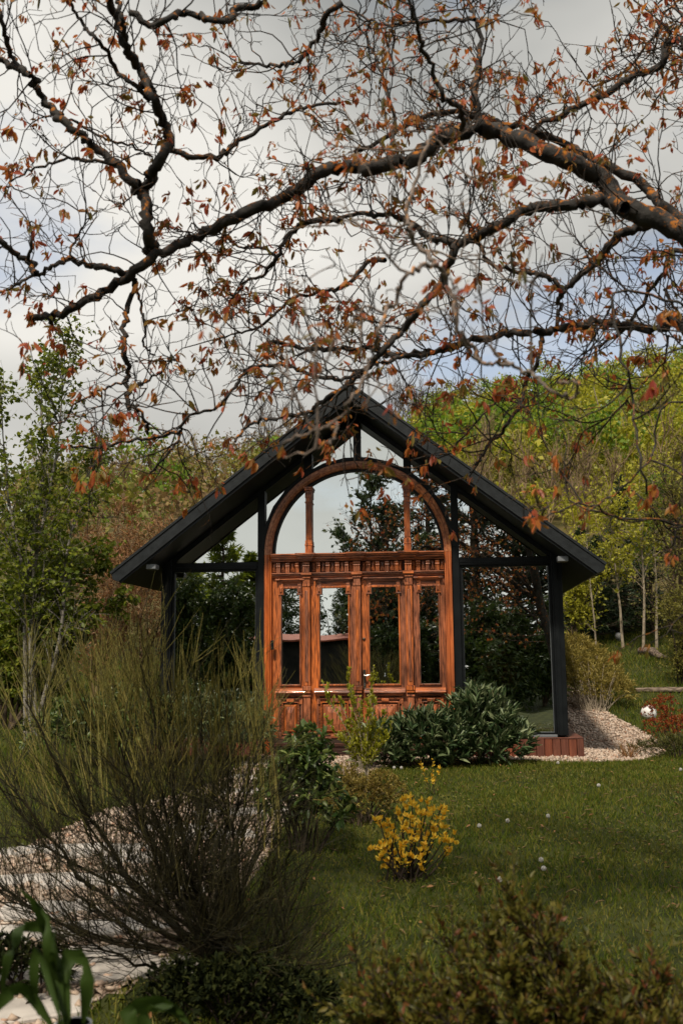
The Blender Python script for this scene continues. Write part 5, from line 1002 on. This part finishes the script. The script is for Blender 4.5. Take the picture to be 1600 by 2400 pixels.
b = base_at(1600, 6.0); gentree('tangled_bush', 'dark tangled bush at the right edge above the timber edging', b, [(rng.normal() * .3, rng.normal() * .2, rng.uniform(1.3, 2.0), 0) for _ in range(5)], 22, .32, (25, 65), .2, 7, .26, 5, .05, .5, [L_olive], bark_dark, r0=.02, t0=.1, cat='shrub')

# ------------------------------------------------------------------ garden behind the camera, seen mirrored in the panes
def refl(px, depth):
    """ground place whose mirror image in the glass stands at picture column px"""
    Y = -depth; d = ray(px, 1500); t = (-CAM[1] + depth) / d[1]; x = CAM[0] + d[0] * t; return np.array([x, Y, float(gz(x, Y))])
b = refl(872, 22); gentree('leafy_tree', 'broad leafy tree mirrored dark in the arched window', b, [(0, 0, 7.6, .1), (.7, .2, 6.4, .1), (-.8, 0, 5.6, -.1), (1.5, 0, 5.4, .1)], 38, .30, (30, 65), .2, 8, .55, 9, .17, .6, L_laurel, bark_dark, r0=.12, t0=.15)
for (px, dp, h, r_, lb) in [(520, 24, 7.0, 2.6, 'conifer mirrored in the upper left pane'), (430, 21, 5.2, 2.4, 'second conifer mirrored at the far left of the glass'), (585, 25, 5.4, 1.8, 'smaller conifer mirrored beside the left door post')]:
    conifer('conifer_tree', lb, refl(px, dp), h, r_, 260, L_birch, 'conifers mirrored in the left panes', .35, .26, 30)
for (px, dp, h, r_, lb) in [(1010, 27, 11, 3.0, 'tall pine mirrored in the right of the arch'), (1115, 23, 11, 3.4, 'tall pine mirrored in the upper right pane'), (1215, 24, 11.5, 3.4, 'tall pine mirrored in the middle of the right pane'), (1320, 22, 11, 3.4, 'tall pine mirrored at the right end of the glass')]:
    conifer('pine_tree', lb, refl(px, dp), h, r_, 210, L_dark, 'pines mirrored in the right panes', .1, .34, 22, .12)
L_refl = leafmat('dark_willow', [(0.02, 0.04, 0.008), (0.05, 0.08, 0.014), (0.08, 0.10, 0.02)], 0.25)  # darker olive leaf colour for the mirrored bushes
for (px, dp, h, lb) in [(440, 18.5, 3.9, 'green willow bush mirrored in the lower left pane'), (540, 19, 4.1, 'green willow bush mirrored beside the left door post'), (350, 18.5, 3.8, 'green willow bush mirrored beyond the left corner'), (1130, 17.5, 3.0, 'bush mirrored in the lower right pane'), (1270, 17, 3.0, 'bush mirrored at the right end of the lower pane'), (680, 27, 4.4, 'bush mirrored in the first door window'), (800, 27, 4.6, 'bush mirrored in the second door window'), (920, 27, 4.6, 'bush mirrored in the third door window'), (1010, 25, 4.4, 'bush mirrored in the fourth door window'), (960, 18.5, 2.2, 'low bush mirrored at the foot of the right door leaf'), (1200, 15.8, 1.7, 'low bush added to darken the mirror image at the foot of the right pane')]:  # last low bush is added to darken the mirrored lawn strip
    b = refl(px, dp); gentree('willow_bush', lb, b, [(rng.normal() * .9, rng.normal() * .5, h * rng.uniform(.75, 1.0), rng.normal() * .1) for _ in range(7)], 24, .30, (20, 55), .25, 7, .5, 7, .16, .4, [L_refl], bark_brown, 'bushes mirrored in the panes', r0=.03, hang=.35, t0=.05, cat='shrub')
a = refl(620, 21); c = refl(860, 21); sm = (a + c) / 2; hwid = abs(c[0] - a[0]) / 2
shed = empty('garden_shed', tuple(sm), 'long dark shed with low red roof mirrored in the left door windows', 'shed')
red_roof = mat('red_roof_sheet', (0.22, 0.05, 0.03), (0.34, 0.10, 0.06), 6, 0.7, 0.2)
MB().box(-hwid, hwid, -1.2, 1.2, -.3, 2.0).build('wall', dark_in, shed)
MB().add([(-hwid - .3, 1.5, 1.98), (hwid + .3, 1.5, 1.98), (hwid + .3, -1.5, 2.24), (-hwid - .3, -1.5, 2.24), (-hwid - .3, 1.5, 2.04), (hwid + .3, 1.5, 2.04), (hwid + .3, -1.5, 2.30), (-hwid - .3, -1.5, 2.30)], [(0, 3, 2, 1), (4, 5, 6, 7), (0, 1, 5, 4), (1, 2, 6, 5), (2, 3, 7, 6), (3, 0, 4, 7)]).build('roof', red_roof, shed)
# ------------------------------------------------------------------ potted plants inside the house
def inside(px, Y, h, lmat, label, name='indoor_plant'):
    p = at(px, 1500, Y); b = np.array([p[0], Y, .217]); r = rosette_bush(name, label, 'plant', b + (0, 0, .0), [(0, 0, .28 + h * .5, .26, .24, h * .5)], 120, 8, .11, .3, LEAF6, lmat, bark_dark, 'plants inside the house', srad=.007)
    t = TB(); t.tube([(0, 0, 0), (0, 0, .22), (0, 0, .26), (0, 0, .26), (0, 0, .22)], [.12, .16, .17, .15, .14], 18); t.build('pot', plank, r, True)
inside(1175, .7, .75, [L_red], 'red-leaved pot plant dimly seen through the right window')
inside(1265, .55, .45, [L_laurel2], 'pale green pot plant inside the right window corner')
inside(1100, .6, .5, [L_laurel2], 'green pot plant inside the right window near the door')
